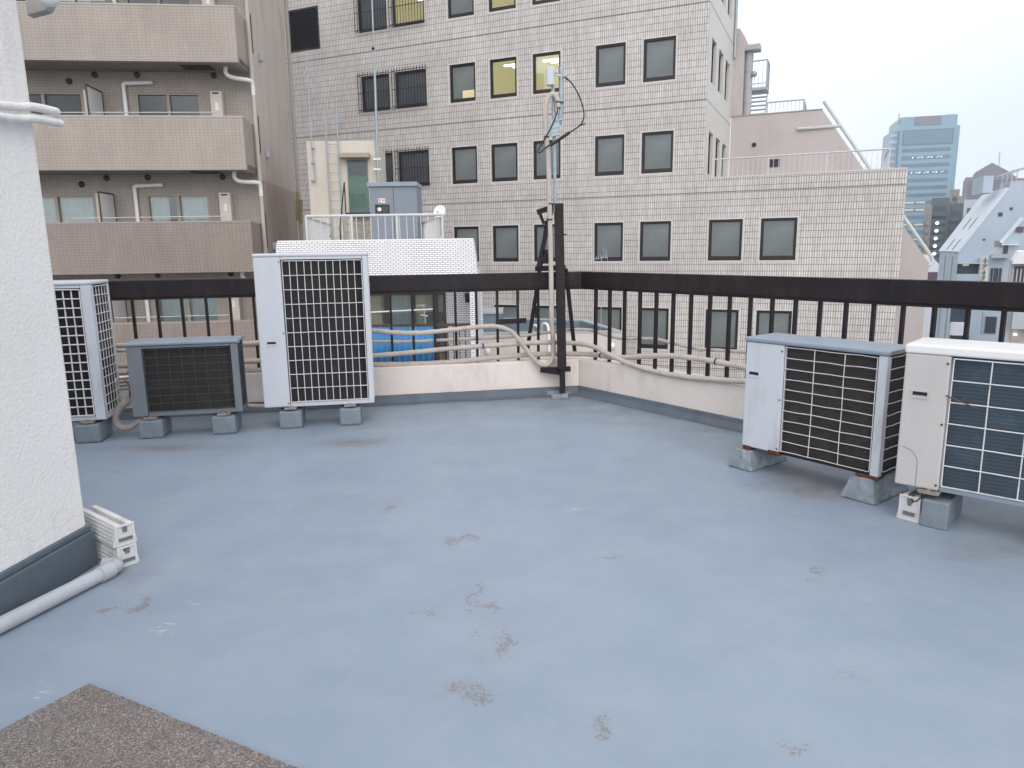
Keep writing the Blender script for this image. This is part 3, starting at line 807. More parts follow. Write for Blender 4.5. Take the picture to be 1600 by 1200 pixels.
# white plastic foundation block
def plastic_block(label, org, yaw, z=0.0, L_=.38, wb=.115, wt=.08, h=.105, group=None):
    """end face looks along -y, length runs along +y"""
    t = thing('plastic_block', label, 'plastic block', (org[0], org[1], z), yaw, group)
    def ww(zz): return wb / 2 + (wt / 2 - wb / 2) * zz / h
    b = MB()
    # side walls, ribbed, with a channel along the top
    b.prism_xz([(-wb / 2, 0), (wb / 2, 0), (wt / 2, h), (.014, h), (.014, h * .70), (-.014, h * .70), (-.014, h), (-wt / 2, h)], .004, L_)
    b.build('body', 'plastic_block', t, .003)
    r_ = MB()
    for k in range(5):
        zz = h * (.12 + .17 * k)
        for s_ in (-1, 1): r_.box(s_ * (ww(zz) + .001) - .002, s_ * (ww(zz) + .001) + .002, .02, L_ - .01, zz, zz + .006)
    r_.build('rib', 'plastic_block', t)
    e = MB().ring(-wb * .40, wb * .40, .0, h * .98, .012, -.002, .006); 
    e.build('end_frame', 'plastic_block', t, .002)
    MB().box(-.030, .030, -.0035, .003, h * .22, h * .36).build('slot', 'slot_shade_grey', t)  # flat grey plates paint the shade inside the slots
    MB().box(-.009, .009, -.004, .003, h * .62, h * .86).build('slot', 'slot_shade_grey', t)
    return t
pa_, pb_ = fl(1398, 808), fl(1440, 820)
dd = (pb_ - pa_).normalized(); cc = (pa_ + pb_) / 2
plastic_block('white slotted plastic block under the left corner of the nearest cream unit', cc, math.atan2(dd.y, dd.x), 0, .36, (pb_ - pa_).length * .98, .085, .145, 'white plastic foundation blocks')
t = tag(MB().tube(smooth_path([fl(1420, 773, .158), fl(1432, 768, .165), fl(1441, 774, .16), fl(1430, 784, .15), fl(1424, 780, .152)], 5), .004, 6).build('tie_wire', 'black_rubber'), 'loop of dark wire on the white plastic block under the cream unit', 'wire')
q1, q2 = fl(187, 889), fl(216, 879)
dd = (q2 - q1).normalized(); cc = (q1 + q2) / 2 
ya = math.atan2(dd.y, dd.x)
plastic_block('lower of the two stacked white plastic blocks at the hut corner', cc, ya, 0, .40, .115, .08, .108, 'white plastic foundation blocks')
plastic_block('upper of the two stacked white plastic blocks at the hut corner', cc, ya, .109, .40, .115, .08, .108, 'white plastic foundation blocks')

# drain hose and valve beside the left unit
pts = [fl(196, 632, .28), fl(184, 645, .2), atY(179, 655, 5.75), atY(184, 667, 5.75), atY(196, 672, 5.75), atY(212, 668, 5.75), atY(228, 655, 5.80)]
Yh = 5.86
pts = [atY(x, y, Yh) for x, y in ((201, 624), (189, 635), (181, 648), (181, 660), (189, 668), (202, 668), (216, 660), (228, 653))]
tag(MB().tube(smooth_path(pts, 6), [.036 - .016 * i / 42 for i in range(43)], 14).build('lagged_hose', 'lagging'), 'fat beige hose curling between the meshed white unit and the grey unit', 'hose')
v = thing('service_valve', 'small rusty brass valves on the wall side of the low grey unit', 'valve', tuple(atY(197, 605, 5.9)))
p = MB()
for k in range(4): p.tube([(-.05, .0, .07 - .03 * k), (.06, -.01, .08 - .03 * k)], .009, 8)
p.build('fitting', 'bare_metal', v); MB().tube(smooth_path([(0, 0, .06), (.03, .0, 0), (.02, 0, -.1)], 4), .006, 6).build('copper_tube', 'rust', v)
# twig caught in the nearest guard
fr5 = Fr(o5.x, o5.y, yaw)
def on5(px, py, off): l, z = fr5.px(px, py, off); return fr5.w(l, off, z)
tw = MB().tube([on5(1478, 618, .0), on5(1502, 628, -.02), on5(1527, 638, -.035)], .0035, 6)
tw.tube([on5(1503, 628, -.02), on5(1509, 622, -.03)], .003, 5)
tag(tw.build('twig', 'twig'), 'dry twig stuck through the wire guard of the nearest cream unit', 'twig')

# ------------------------------------------------------------ stucco hut at left
hc = fl(155, 880); hd = (fl(0, 980) - fl(155, 880)).normalized()      # along the visible wall toward the camera
hn = Vector((-hd.y, hd.x, 0)); hn = hn if hn.x < 0 else -hn            # into the hut
hyaw = math.atan2(hd.y, hd.x)
hut = thing('roof_hut', 'white rough stucco roof hut with blue grey foot at the left picture edge', 'building', (hc.x, hc.y, 0), 0)
def hp(a_, b_, z): v_ = hd * a_ + hn * b_; return (v_.x, v_.y, z)
def hbox(a0, a1, b0, b1, z0, z1): 
    return MB().hexa([hp(a0, b0, z0), hp(a1, b0, z0), hp(a1, b1, z0), hp(a0, b1, z0)][::-1], [hp(a0, b0, z1), hp(a1, b0, z1), hp(a1, b1, z1), hp(a0, b1, z1)][::-1])
HL, HW, HT = 5.2, 2.6, 2.575
hbox(.022, HL, .022, HW, 0, HT).build('wall', 'stucco', hut, .015)
hbox(0, HL + .02, 0, HW + .02, .0, .178).build('skirting', 'roof_skirt', hut, .008)
hbox(.008, HL + .02, .008, HW + .02, .1785, .21).build('skirting_cap', 'roof_skirt', hut, .008)
hbox(.012, HL + .05, .006, HW + .05, HT + .001, HT + .12).build('coping', 'coping', hut, .006)
# two pale conduits wrapping the hut corner
HFr = Fr(hc.x, hc.y, math.atan2(-hd.y, -hd.x))
def onhut(px, py, off): l, z = HFr.px(px, py, off); return HFr.w(l, off, z)
def wallpt(px, py, out):          # point on the hut wall plane pushed out of the wall
    n_ = -hn; o_ = Vector((hc.x, hc.y, 0)) + n_ * out; r_ = ray(px, py); t_ = n_.dot(o_ - Vector((0, 0, H))) / n_.dot(r_)
    return Vector((0, 0, H)) + r_ * t_
for P_, lab in ((((-60, 150), (-5, 163), (30, 167), (50, 167)), 'upper of two pale conduits bending round the hut corner'), (((-60, 171), (-5, 181), (30, 185), (52, 185)), 'lower of two pale conduits bending round the hut corner')):
    up = lab.startswith('upper')
    pts = [wallpt(x, y, .03) for x, y in P_]
    e_ = pts[-1]; k_ = (e_ - hc).dot(hd) - (.0 if up else -.015)
    pts += [e_ - hd * (.055 + k_) + hn * .005 + Vector((0, 0, .006)), e_ - hd * (.085 + k_) + hn * .045 + Vector((0, 0, .018)), e_ - hd * (.06 + k_) + hn * .10 + Vector((0, 0, .030)), e_ - hd * (.03) + hn * .20 + Vector((0, 0, .035)), e_ - hd * .03 + hn * .5 + Vector((0, 0, .035))]
    tag(MB().tube(smooth_path(pts, 6), .0175, 12).build('conduit', 'stucco'), lab, 'pipe', 'pale conduits on the hut wall')
dp = thing('drain_pipe', 'grey plastic drain pipe lying along the hut foot with a corner elbow', 'pipe', (fl(165, 905).x, fl(165, 905).y, .035))
e0 = fl(172, 890, .037); e1 = fl(-200, 1078, .037); ax = (e1 - e0).normalized(); DO = Vector(dp.location)
MB().tube([e0 - DO, e1 - DO], .0335, 20).build('tube', 'pvc', dp)
MB().tube([e0 - DO - ax * .005, e0 - DO + ax * .06], .039, 20).build('socket', 'pvc', dp)
MB().tube(smooth_path([e0 - DO + ax * .0, e0 - DO - ax * .045 + hn * .012, e0 - DO - ax * .055 + hn * .04, e0 - DO - ax * .05 + hn * .075], 6), .035, 20).build('elbow', 'pvc', dp)
lp = thing('wall_lamp', 'round white lamp on a beige bracket at the top corner of the hut', 'lamp', tuple(atY(62, 0, 3.45)))
lo = Vector(lp.location)
c1 = atY(75, -4, 3.42) - lo
MB().sphere(c1, .047, 18, 10, (1, 1, .8)).build('globe', 'lamp_white', lp)
q = [atY(42, 24, 3.5) - lo, atY(72, 16, 3.5) - lo, atY(92, -25, 3.5) - lo, atY(36, -25, 3.5) - lo]
MB().prism_xz([(v_.x, v_.z) for v_ in q], 0.05, .10).build('bracket', 'bracket_beige', lp, .004)

# mat
mc, m1, m2 = fl(140, 1073), fl(0, 1147), fl(450, 1200)
u1 = (m1 - mc).normalized(); u2 = (m2 - mc).normalized()
pm = [mc, mc + u2 * 1.5, mc + u2 * 1.5 + u1 * .9, mc + u1 * .9]
pr = []
for i in range(4):
    A_, B_ = pm[i], pm[(i + 1) % 4]; n_ = int((B_ - A_).length / .012)
    for k in range(n_): q = A_.lerp(B_, k / n_); pr.append((q.x - mc.x + R.uniform(-.002, .002), q.y - mc.y + R.uniform(-.002, .002)))
o = MB().prism_xy(pr, .003, .014).build('floor_mat', 'gravel_mat', None, 0, loc=(mc.x, mc.y, 0))
tag(o, 'brown speckled gritty mat corner lying on the roof in the foreground', 'mat')

# ============================================================ OFFICE BUILDING (grey ribbed tile)
P0 = atY(1104, 155, 25)
oy = math.atan2(-.41, .91)
OF = Fr(P0.x, P0.y, oy)
off = thing('office_building', 'large beige grey tiled office block with dark framed square windows', 'building', (P0.x, P0.y, 0), oy)
cols = [(-13.69, -12.35, 'bar'), (-12.08, -10.66, 'bar'), (-9.63, -8.54, ''), (-7.93, -6.85, ''), (-6.21, -5.14, ''), (-3.84, -2.77, ''), (-2.15, -1.06, '')]
cols_low = cols + [(.23, 1.33, ''), (1.91, 3.03, '')]
wins = []
for zi, z in enumerate((10.0, 7.0, 4.0, 1.0, -2.13, -5.1)):
    for ci, c_ in enumerate(cols_low if z < 2 else cols):
        if c_[2] == 'bar' and z < 3: continue
        wins.append((c_[0], c_[1], z, z + (1.37 if z > -2 else 1.47), c_[2], zi, ci))
louv = (-17.15, -15.62, 9.66, 11.30)
holes = [(x0, x1, z0, z1) for x0, x1, z0, z1, *_ in wins]
TZ = 3.72
w_ = MB()
w_.wall(-22, 0, GZ, 14, [h for h in holes if h[1] < 0] + [louv], 0, .13)
w_.wall(0, 6.07, GZ, TZ, [h for h in holes if h[0] > 0], 0, .13)
# tall block: side, back and top; lower block: side and roof terrace
D1, D2 = 5.86, 5.86
side_h = [(.72, 1.66), (2.30, 3.32), (3.93, 4.95)]
w_.add([(6.07, 0, GZ), (6.07, D2, GZ), (6.07, D2, TZ), (6.07, 0, TZ)], [(0, 1, 2, 3)])
w_.add([(-22, 0, 14), (0, 0, 14), (0, D1, 14), (-22, D1, 14)], [(0, 1, 2, 3)])
w_.add([(-22, D1, GZ), (0, D1, GZ), (0, D1, 14), (-22, D1, 14)], [(3, 2, 1, 0)])
w_.add([(-22, 0, GZ), (-22, D1, GZ), (-22, D1, 14), (-22, 0, 14)], [(3, 2, 1, 0)])
w_.build('wall', 'tile_office', off)
# plain rendered side wall with slit windows
sw = MB()
xs = [0] + [v_ for h in side_h for v_ in h] + [D1]
zrows = [(6.95, 8.36), (9.95, 11.36), (3.95, 5.36)]
def sidewall():
    ys = xs; zs = sorted({TZ - .4, 14} | {v_ for r_ in zrows for v_ in r_})
    for i in range(len(ys) - 1):
        for j in range(len(zs) - 1):
            cy, cz = (ys[i] + ys[i + 1]) / 2, (zs[j] + zs[j + 1]) / 2
            if any(a < cy < b for a, b in side_h) and any(a < cz < b for a, b in zrows):
                y0, y1, z0, z1 = ys[i], ys[i + 1], zs[j], zs[j + 1]
                for q in ([(0, y0, z0), (-.2, y0, z0), (-.2, y0, z1), (0, y0, z1)], [(0, y1, z0), (0, y1, z1), (-.2, y1, z1), (-.2, y1, z0)], [(0, y0, z0), (0, y1, z0), (-.2, y1, z0), (-.2, y0, z0)], [(0, y0, z1), (-.2, y0, z1), (-.2, y1, z1), (0, y1, z1)]):
                    sw.add(q, [(0, 1, 2, 3)])
                continue
            sw.add([(0, ys[i], zs[j]), (0, ys[i + 1], zs[j]), (0, ys[i + 1], zs[j + 1]), (0, ys[i], zs[j + 1])], [(0, 1, 2, 3)])
sidewall(); sw.build('side_wall', 'tile_plain', off)
for a, b in side_h:
    for z0, z1 in zrows:
        f = MB()
        f.box(-.14, -.10, a, b, z0, z0 + .06); f.box(-.14, -.10, a, b, z1 - .06, z1); f.box(-.14, -.10, a, a + .06, z0 + .06, z1 - .06); f.box(-.14, -.10, b - .06, b, z0 + .06, z1 - .06)
        fo = f.build('window', 'dark_frame', off)
        MB().box(-.19, -.15, a, b, z0, z1).build('pane', 'dark_glass', fo)
for gz in (9.25, 6.25): MB().box(-.004, .006, 0.05, D1, gz, gz + .03).build('joint', 'cream_trim', off)
MB().box(.0, 6.06, .02, D2, TZ - .5, TZ - .36).build('terrace', 'grey_wall', off)
MB().box(.2, 6.06, -.012, .25, TZ, TZ + .04).build('coping', 'tile_plain', off)
lit = {(1, 3): 1, (1, 4): 1, (0, 3): 1, (0, 4): 1, (1, 2): 2, (0, 1): 3}
FR_ME = {}
for x0, x1, z0, z1, kind, zi, ci in wins:
    W_, H_ = x1 - x0, z1 - z0
    key = (round(W_, 2), round(H_, 2))
    if key not in FR_ME:
        f = MB().ring(0.0, W_, 0, H_, .065, .035, .12, .12)
        f.ring(.065, W_ - .065, .12, H_ - .065, .025, .07, .12)
        FR_ME[key] = f.build('window', 'dark_frame', off)
        fo = FR_ME[key]
    else:
        fo = FR_ME[key].copy(); COL.objects.link(fo); fo.parent = off
    fo.location = (x0, 0, z0)
    MB().ring(-.05, W_ + .05, -.07, H_ + .04, .045, -.008, .004, .06).build('surround', 'tile_plain', fo)
    k = lit.get((zi, ci), 0)
    pane_m = 'clear_glass' if k in (1, 3) else ('frosted' if kind == '' else 'frosted_dark')
    MB().box(.06, W_ - .06, .10, .112, .10, H_ - .06).build('pane', pane_m, fo)
    if k in (1, 3):
        rm = MB(); D_ = 3.0; e_ = .6
        rm.add([(-e_, .14, -.4), (W_ + e_, .14, -.4), (W_ + e_, D_, -.4), (-e_, D_, -.4), (-e_, .14, H_ + .5), (W_ + e_, .14, H_ + .5), (W_ + e_, D_, H_ + .5), (-e_, D_, H_ + .5)], [(0, 1, 2, 3), (7, 6, 5, 4), (3, 2, 6, 7), (0, 3, 7, 4), (1, 5, 6, 2)])
        ro = rm.build('room', 'room_glow', fo)
        l_ = MB()
        for yy, za_ in ((.7, -.10), (1.5, .02), (2.4, .12)): l_.box(.1 + .15 * ci % .3, W_ - .1 + .3, yy, yy + .16, H_ + za_, H_ + za_ + .04)
        l_.build('strip_light', 'tube_light', fo)
        MB().box(.3, .75, 1.8, 2.2, -.4, .45).build('cabinet', 'interior', fo)
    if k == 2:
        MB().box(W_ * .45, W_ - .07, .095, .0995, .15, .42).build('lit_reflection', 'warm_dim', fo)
    if kind == 'bar':
        g = MB()
        n_ = 13
        for i in range(n_): 
            xx = -.06 + (W_ + .12) * i / (n_ - 1); g.box(xx - .009, xx + .009, -.16, -.142, -.06, H_ + .12)
        for zz in (.05, H_ * .5, H_): g.box(-.06, W_ + .06, -.141, -.125, zz, zz + .025)
        for xx in (-.06, W_ + .05): 
            for zz in (.05, H_): g.box(xx, xx + .012, -.124, -.009, zz, zz + .02)
        g.build('window_guard', 'dark_frame', fo)
f = MB().ring(louv[0], louv[1], louv[2], louv[3], .07, -.01, .10)
k = 0
z = louv[2] + .09
while z < louv[3] - .09:
    f.hexa([(louv[0] + .07, .02, z), (louv[1] - .07, .02, z), (louv[1] - .07, .09, z + .04), (louv[0] + .07, .09, z + .04)], [(louv[0] + .07, .02, z + .01), (louv[1] - .07, .02, z + .01), (louv[1] - .07, .09, z + .05), (louv[0] + .07, .09, z + .05)]); z += .06
fo = f.build('louvre', 'dark_frame', off)
MB().box(louv[0], louv[1], .101, .13, louv[2], louv[3]).build('backing', 'grille_black', fo)
# pink rendered rear block with its slanting edge
rear = MB().prism_xz([(0.02, GZ), (7.45, GZ), (7.45, .75), (3.40, 6.58), (0.02, 6.58)], D2 + .005, D2 + 9)
rear.prism_xz([(-.02, 6.59), (.42, 6.59), (.42, 9.55), (.2, 9.9), (-.02, 9.9)], D2 + .005, D2 + 2)
rear.build('rear_wall', 'pink_wall', off)
MB().box(.02, 3.40, D2 - .02, D2 + .10, 6.585, 6.62).build('coping', 'cream_trim', off)
p = MB(); p.tube([(0.95, D2 - .02, 5.45), (0.95, D2 + .0, 5.45)], .09, 12); p.build('vent', 'dark_frame', off)
MB().box(1.58, 1.95, D2 - .02, D2 + .0, 4.55, 4.85).build('vent', 'dark_frame', off)
pipe_pts = [(3.42, D2 + .4, 6.95), (5.2, D2 + .4, 4.35), (7.55, D2 + .4, .98), (7.62, D2 + .38, .78), (7.5, D2 + .3, .66), (7.2, D2 + .2, .55)]
MB().tube(pipe_pts, .065, 8).build('slanting_pipe', 'rail_white', off)
MB().tube([(2.55, D2 - .08, 5.93), (4.1, D2 + .0, 5.93)], .06, 8).build('branch_pipe', 'rail_white', off)
MB().tube([(7.75, D2 - .1, -.1), (7.75, D2 - .1, -9)], .08, 8).build('down_pipe', 'rail_white', off)
# step down of the gable: small offset box and hooked pipe
# roof rails
def rail_run(t, A, B, h, step, mat='rail_white', post=1.6, name='rail', r=.02, mid=True):
    A, B = Vector(A), Vector(B); L_ = (B - A).length; d_ = (B - A) / L_
    p = MB(); p.tube([A + Vector((0, 0, h)), B + Vector((0, 0, h))], r * 1.3, 8)
    if mid: p.tube([A + Vector((0, 0, .14)), B + Vector((0, 0, .14))], r * .8, 6)
    n_ = max(1, int(L_ / step))
    for i in range(n_ + 1):
        q = A + d_ * (L_ * i / n_); p.bar(q + Vector((0, 0, .0)), q + Vector((0, 0, h)), r * .7, r * .7)
    n_ = max(1, round(L_ / post))
    for i in range(n_ + 1):
        q = A + d_ * (L_ * i / n_); p.bar(q, q + Vector((0, 0, h)), r * 2, r * 2)
    return p.build(name, mat, t)
t = thing('terrace_railing', 'white railing on the lower roof terrace of the tiled office block', 'railing', OF.w(0.25, .3, TZ - .36), oy)
rail_run(t, (0, 0, 0), (5.3, 0, 0), 1.0, .16)
rail_run(t, (5.3, 0.05, 0), (5.3, 3.2, 0), 1.0, .16)
t = thing('roof_railing', 'grey railing on the top of the pinkish rear block', 'railing', OF.w(1.35, D2 + .3, 6.585), oy)
rail_run(t, (0, 0, 0), (1.35, 0, 0), .48, .14, 'galv', mid=False)
rail_run(t, (1.35, .05, 0), (1.35, 2.2, 0), .48, .14, 'galv', mid=False)
t = thing('outdoor_stair', 'grey steel landing and stair on top of the pinkish rear block', 'stair', OF.w(.15, D2 + .3, 6.585), oy)
MB().box(0.05, 1.15, 0, 1.0, 1.0, 1.10).build('landing', 'galv', t)
rail_run(t, (.35, 0, 1.1), (1.12, 0, 1.1), 1.0, .15, 'galv', .8)
rail_run(t, (1.12, .04, 1.1), (1.12, 1.0, 1.1), 1.0, .10, 'galv', 1)
p = MB()
for k in range(5): p.box(.4, 1.1, .1 + .12 * k, .3 + .12 * k, .1 + .18 * k, .13 + .18 * k)
p.bar((.38, .1, 0), (.38, .7, 1.0), .03, .1); p.bar((1.12, .1, 0), (1.12, .7, 1.0), .03, .1); p.build('steps', 'galv', t)
t = thing('chimney', 'grey banded flue with a flat cap beside the landing on the rear block', 'chimney', OF.w(.45, D2 + .25, 6.585), oy)
MB().tube([(.12, .1, 0), (.12, .1, 2.45)], .16, 14).build('flue', 'grey_wall', t)
for zz in (.5, 1.1, 1.7, 2.2): MB().tube([(.12, .1, zz), (.12, .1, zz + .03)], .175, 14).build('band', 'galv', t)
MB().box(-.05, .55, -.25, .35, 2.46, 2.68).build('cap', 'grey_wall', t, .03)
MB().sphere((.35, 0, 1.6), .12, 10, 6).build('vent_head', 'galv', t)
# thin down pipe on the tall block's far side edge
MB().tube([(.06, D1 - .1, 8.8), (.06, D1 - .1, 14)], .06, 8).build('down_pipe', 'galv', off)
# office facade small antenna etc. done elsewhere

# ============================================================ APARTMENT BLOCK at left
AP = atY(372, 97, 19.5)
ay = math.atan2(.10, 1.0)
AF = Fr(AP.x, AP.y, ay)
apt = thing('apartment_building', 'brown tiled apartment block with stacked balconies at the left', 'building', (AP.x, AP.y, 0), ay)
BD = 1.15
AWd = 12.0
bands = [(3.62 + 2.645 * k, k) for k in range(-4, 4)]
for z0, k in bands:
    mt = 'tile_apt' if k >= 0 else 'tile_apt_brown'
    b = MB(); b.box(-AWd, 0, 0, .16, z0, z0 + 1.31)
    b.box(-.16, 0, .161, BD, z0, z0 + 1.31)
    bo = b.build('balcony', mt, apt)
    MB().box(-AWd, 0, .161, BD, z0 + .004, z0 + .15).build('floor_slab', 'soffit', bo)
    MB().box(-AWd, .005, -.006, .166, z0 + 1.312, z0 + 1.345).build('coping', 'apt_plaster' if k >= 0 else 'apt_plaster_brown', bo)
    # hatch and drain
    if k in (1, 0, -1):
        hx0, _ = AF.px(285, 104, .55); MB().box(hx0, hx0 + .75, .35, .8, z0 - .02, z0 + .002).build('escape_hatch', 'grille_black', bo)
# back wall
ap_wins = []
W1a = AF.px(-40, 160, BD)[0]; 
def apx(x, y): return AF.px(x, y, BD)
w1 = (apx(2, 143)[0], apx(127, 143)[0]); w2 = (apx(211, 145)[0], apx(311, 145)[0])
ztop = apx(211, 145)[1]
hs = []
for z0, k in bands:
    if k > 2: continue
    dz = z0 + 1.31 - (3.62 + 1.31)
    for wx in (w1, w2): hs.append((wx[0], wx[1], z0 + .15, ztop + dz))
bwall = MB().wall(-AWd, 0, GZ, 14, hs, BD + .003, .10)
bwall.build('wall', 'tile_apt_back', apt)
MB().box(-AWd, -.004, BD + .3, 6.4, GZ, 14).build('core', 'apt_plaster', apt)
sidez = AF.px(385, 283, 1.2)[1]
zs_ = 3.52
sd_ = MB(); sd_.box(-.3, .004, BD + .004, 6.5, zs_, 14); sd_.build('side_wall', 'apt_plaster', apt)
sd_ = MB(); sd_.box(-.3, .004, BD + .004, 6.5, GZ, zs_ - .002); sd_.build('lower_side_wall', 'apt_plaster_brown', apt)
first_win = None
for z0, k in bands:
    if k > 2 or k < -2: continue
    dz = z0 + 1.31 - (3.62 + 1.31); lo_ = z0 + .15
    for wi, wx in enumerate((w1, w2)):
        H_ = ztop + dz - lo_; W_ = wx[1] - wx[0]
        f = MB().ring(0, W_, 0, H_, .045, .02, .10); f.box(W_ / 2 - .04, W_ / 2 + .04, .02, .08, .045, H_ - .045)
        fo = f.build('window', 'cream_trim', apt); fo.location = (wx[0], BD, lo_)
        MB().box(.045, W_ - .045, .085, .095, .045, H_ - .045).build('pane', 'clear_glass' if k < 0 else 'apt_glass', fo)
        if k < 0:
            cu = MB(); n_ = 40; xs_ = [W_ * i / n_ for i in range(n_ + 1)]
            vs = []; 
            for x_ in xs_: yy = .16 + .02 * math.sin(x_ * 38 + wi); vs += [(x_, yy, 0.0), (x_, yy, H_)]
            cu.add(vs, [(2 * i, 2 * i + 2, 2 * i + 3, 2 * i + 1) for i in range(n_) if not (k == -1 and wi == 1 and .30 < i / n_ < .45)], True)
            cu.build('curtain', 'curtain', fo)
        MB().box(0, W_, .22, .25, 0, H_).build('backing', 'grille_black', fo)
        if k == 0 and wi == 0:
            MB().box(.25, W_ - .2, .10, .12, H_ - .10, H_ - .06).build('room_lamp', 'warm_dim', fo)
    def P(x, y, off=BD): l, z = AF.px(x, y, off); return l, z + dz
    def bxp(x0, y0, x1, y1, ya, yb): 
        l0, za = P(x0, y0, ya); l1, zb = P(x1, y1, ya); return MB().box(l0, l1, ya, yb, zb, za)
    l0, za = P(135, 143); l1, _ = P(150, 143)
    for lx0, lx1 in ((l0, l1), (P(331, 143)[0], P(349, 143)[0])):
        hb = MB().box(lx0, lx1, BD - .22, BD - .001, z0 + .2, za).build('water_heater', 'cream_wall', apt, .01)
        MB().box(lx0 + .07, lx1 - .07, BD - .224, BD - .2205, za - .08, za - .04).build('slot', 'grille_black', hb)
        MB().box(lx0 + .12, lx1 - .1, BD - .23, BD - .2205, za - .50, za - .30).build('meter_cover', 'lamp_white', hb)
    lp_ = P(160, 150)[0]
    pf = MB(); pf.box(lp_ - .015, lp_ + .015, .22, .26, z0 + .16, za - .0); pf.box(lp_ - .015, lp_ + .015, BD - .05, BD - .01, z0 + .16, za); pf.box(lp_ - .015, lp_ + .015, .261, BD - .051, za - .04, za)
    po = pf.build('partition', 'rail_brown', apt)
    MB().box(lp_ - .006, lp_ + .006, .26, BD - .05, z0 + .16, za - .04).build('panel', 'lamp_white', po)
    a_ = P(194, 131); b_ = P(240, 130)
    MB().tube([(b_[0], BD - .06, b_[1]), (a_[0] + .03, BD - .06, a_[1]), (a_[0], BD - .06, a_[1] - .03), (a_[0], BD - .06, z0 + .2)], .055, 8).build('pipe_cover', 'lamp_white', apt)
    for vx, vy in ((108, 127), (148, 117), (214, 117), (334, 118)):
        c_ = P(vx, vy); MB().sphere((c_[0], BD - .0, c_[1]), .085, 12, 6, (1, .9, 1)).build('vent', 'dark_frame', apt)
    # laundry pole
    q = P(150, 176, .3); MB().tube([(-4.6, .3, q[1]), (-.75 if k < 1 else -3.2, .3, q[1] + .02)], .014, 6).build('laundry_pole', 'rail_white', apt)
    # overflow drain at the right end
    MB().tube(smooth_path([(-.45, .5, z0 + .01), (-.45, .5, z0 - .16), (-.30, .55, z0 - .25), (.05, .9, z0 - .25), (.09, .98, z0 - .36), (.09, 1.0, z0 - .6)], 4), .055, 8).build('balcony_drain', 'lamp_white', apt)
MB().tube([(.09, 1.0, GZ), (.09, 1.0, 14)], .055, 8).build('down_pipe', 'apt_plaster', apt)
MB().tube([(.10, 6.57, GZ), (.10, 6.57, 14)], .07, 8).build('down_pipe', 'bracket_beige', apt)
for zc in (7.35, 4.70, 2.06, 9.97):
    MB().box(.004, .02, 1.5, 1.72, zc - .45, zc + .55).build('slit_window', 'dark_frame', apt)
    o = MB().box(.005, .12, 2.30, 2.46, zc - .50, zc - .28).build('vent_hood', 'pvc', apt, .02)

# strapped yellow covers and junk in the gap
gy = AF.w(.75, 4.9, 0)
p = MB(); q = atY(466, 345, 24.2)
t = thing('cable_guard', 'yellow cable guards in the narrow gap behind the apartment block', 'cable guard', (q.x, q.y, -2))
for x0, za, zb in ((465, 300, 345), (470, 312, 350)):
    a_ = atY(x0, zb, 24.2); b_ = atY(x0, za, 24.2); MB().tube([(a_.x - q.x, 0, a_.z + 2), (b_.x - q.x, 0, b_.z + 2)], .06, 8).build('sleeve', 'yellow_cover', t)

# ============================================================ WHITE BRICK HOUSE in the middle
wy = rad(0)
BX0, BX1, BY = atY(432, 378, 14).x, atY(740, 376, 14).x, 14.0
brk = thing('brick_house', 'white glazed brick house with a balcony behind the roof railing', 'building', (BX1, BY, 0), 0)
def bx(px, py, Y=BY): p = atY(px, py, Y); return p.x - BX1, p.z
BWd = BX1 - BX0
zt = 1.675
# sloping parapet band: top set back, foot further out
b = MB()
b.hexa([(-BWd - .07, -.10, .98), (.075, -.10, .98), (.075, .45, .98), (-BWd - .07, .45, .98)], [(-BWd, .0, zt), (0, .0, zt), (0, .45, zt), (-BWd, .45, zt)])
b.build('parapet', 'white_brick', brk)
MB().box(-BWd + .01, -.01, .02, .43, zt + .001, zt + .03).build('coping', 'lamp_white', brk)
# recessed window wall
RY = 1.25
l0 = bx(578, 480, BY + RY)[0]; l1 = bx(697, 480, BY + RY)[0]
hz0, hz1 = bx(600, 545, BY + RY)[1] - .6, .62
b = MB().wall(-BWd + .0, .1, GZ, .979, [(l0 - 1.2, l1, hz0, hz1)], RY, .12)
b.build('wall', 'white_brick', brk)
b = MB().prism_xy([(-BWd - .05, RY + .14), (.04, RY + .14), (-1.62, 7.4), (-BWd - 1.0, 7.4)], GZ, 1.08); b.build('core', 'cream_wall', brk)
# slanting brick fin at the right end of the balcony
xa0, xa1 = bx(736, 455), bx(745, 455); xb0, xb1 = bx(738, 525), bx(748, 525)
b = MB().hexa([(xb1[0] - .15, -.05, -3), (xb1[0] + .09, -.05, -3), (xb1[0] + .09, RY, -3), (xb1[0] - .15, RY, -3)], [(xa0[0] - .03, -.05, .979), (xa1[0] - .01, -.05, .979), (xa1[0] - .01, RY - .002, .979), (xa0[0] - .03, RY - .002, .979)])
b.build('fin_wall', 'white_brick', brk)
MB().box(-BWd, .12, -.05, RY, GZ, -1.55).build('balcony_floor', 'cream_wall', brk)
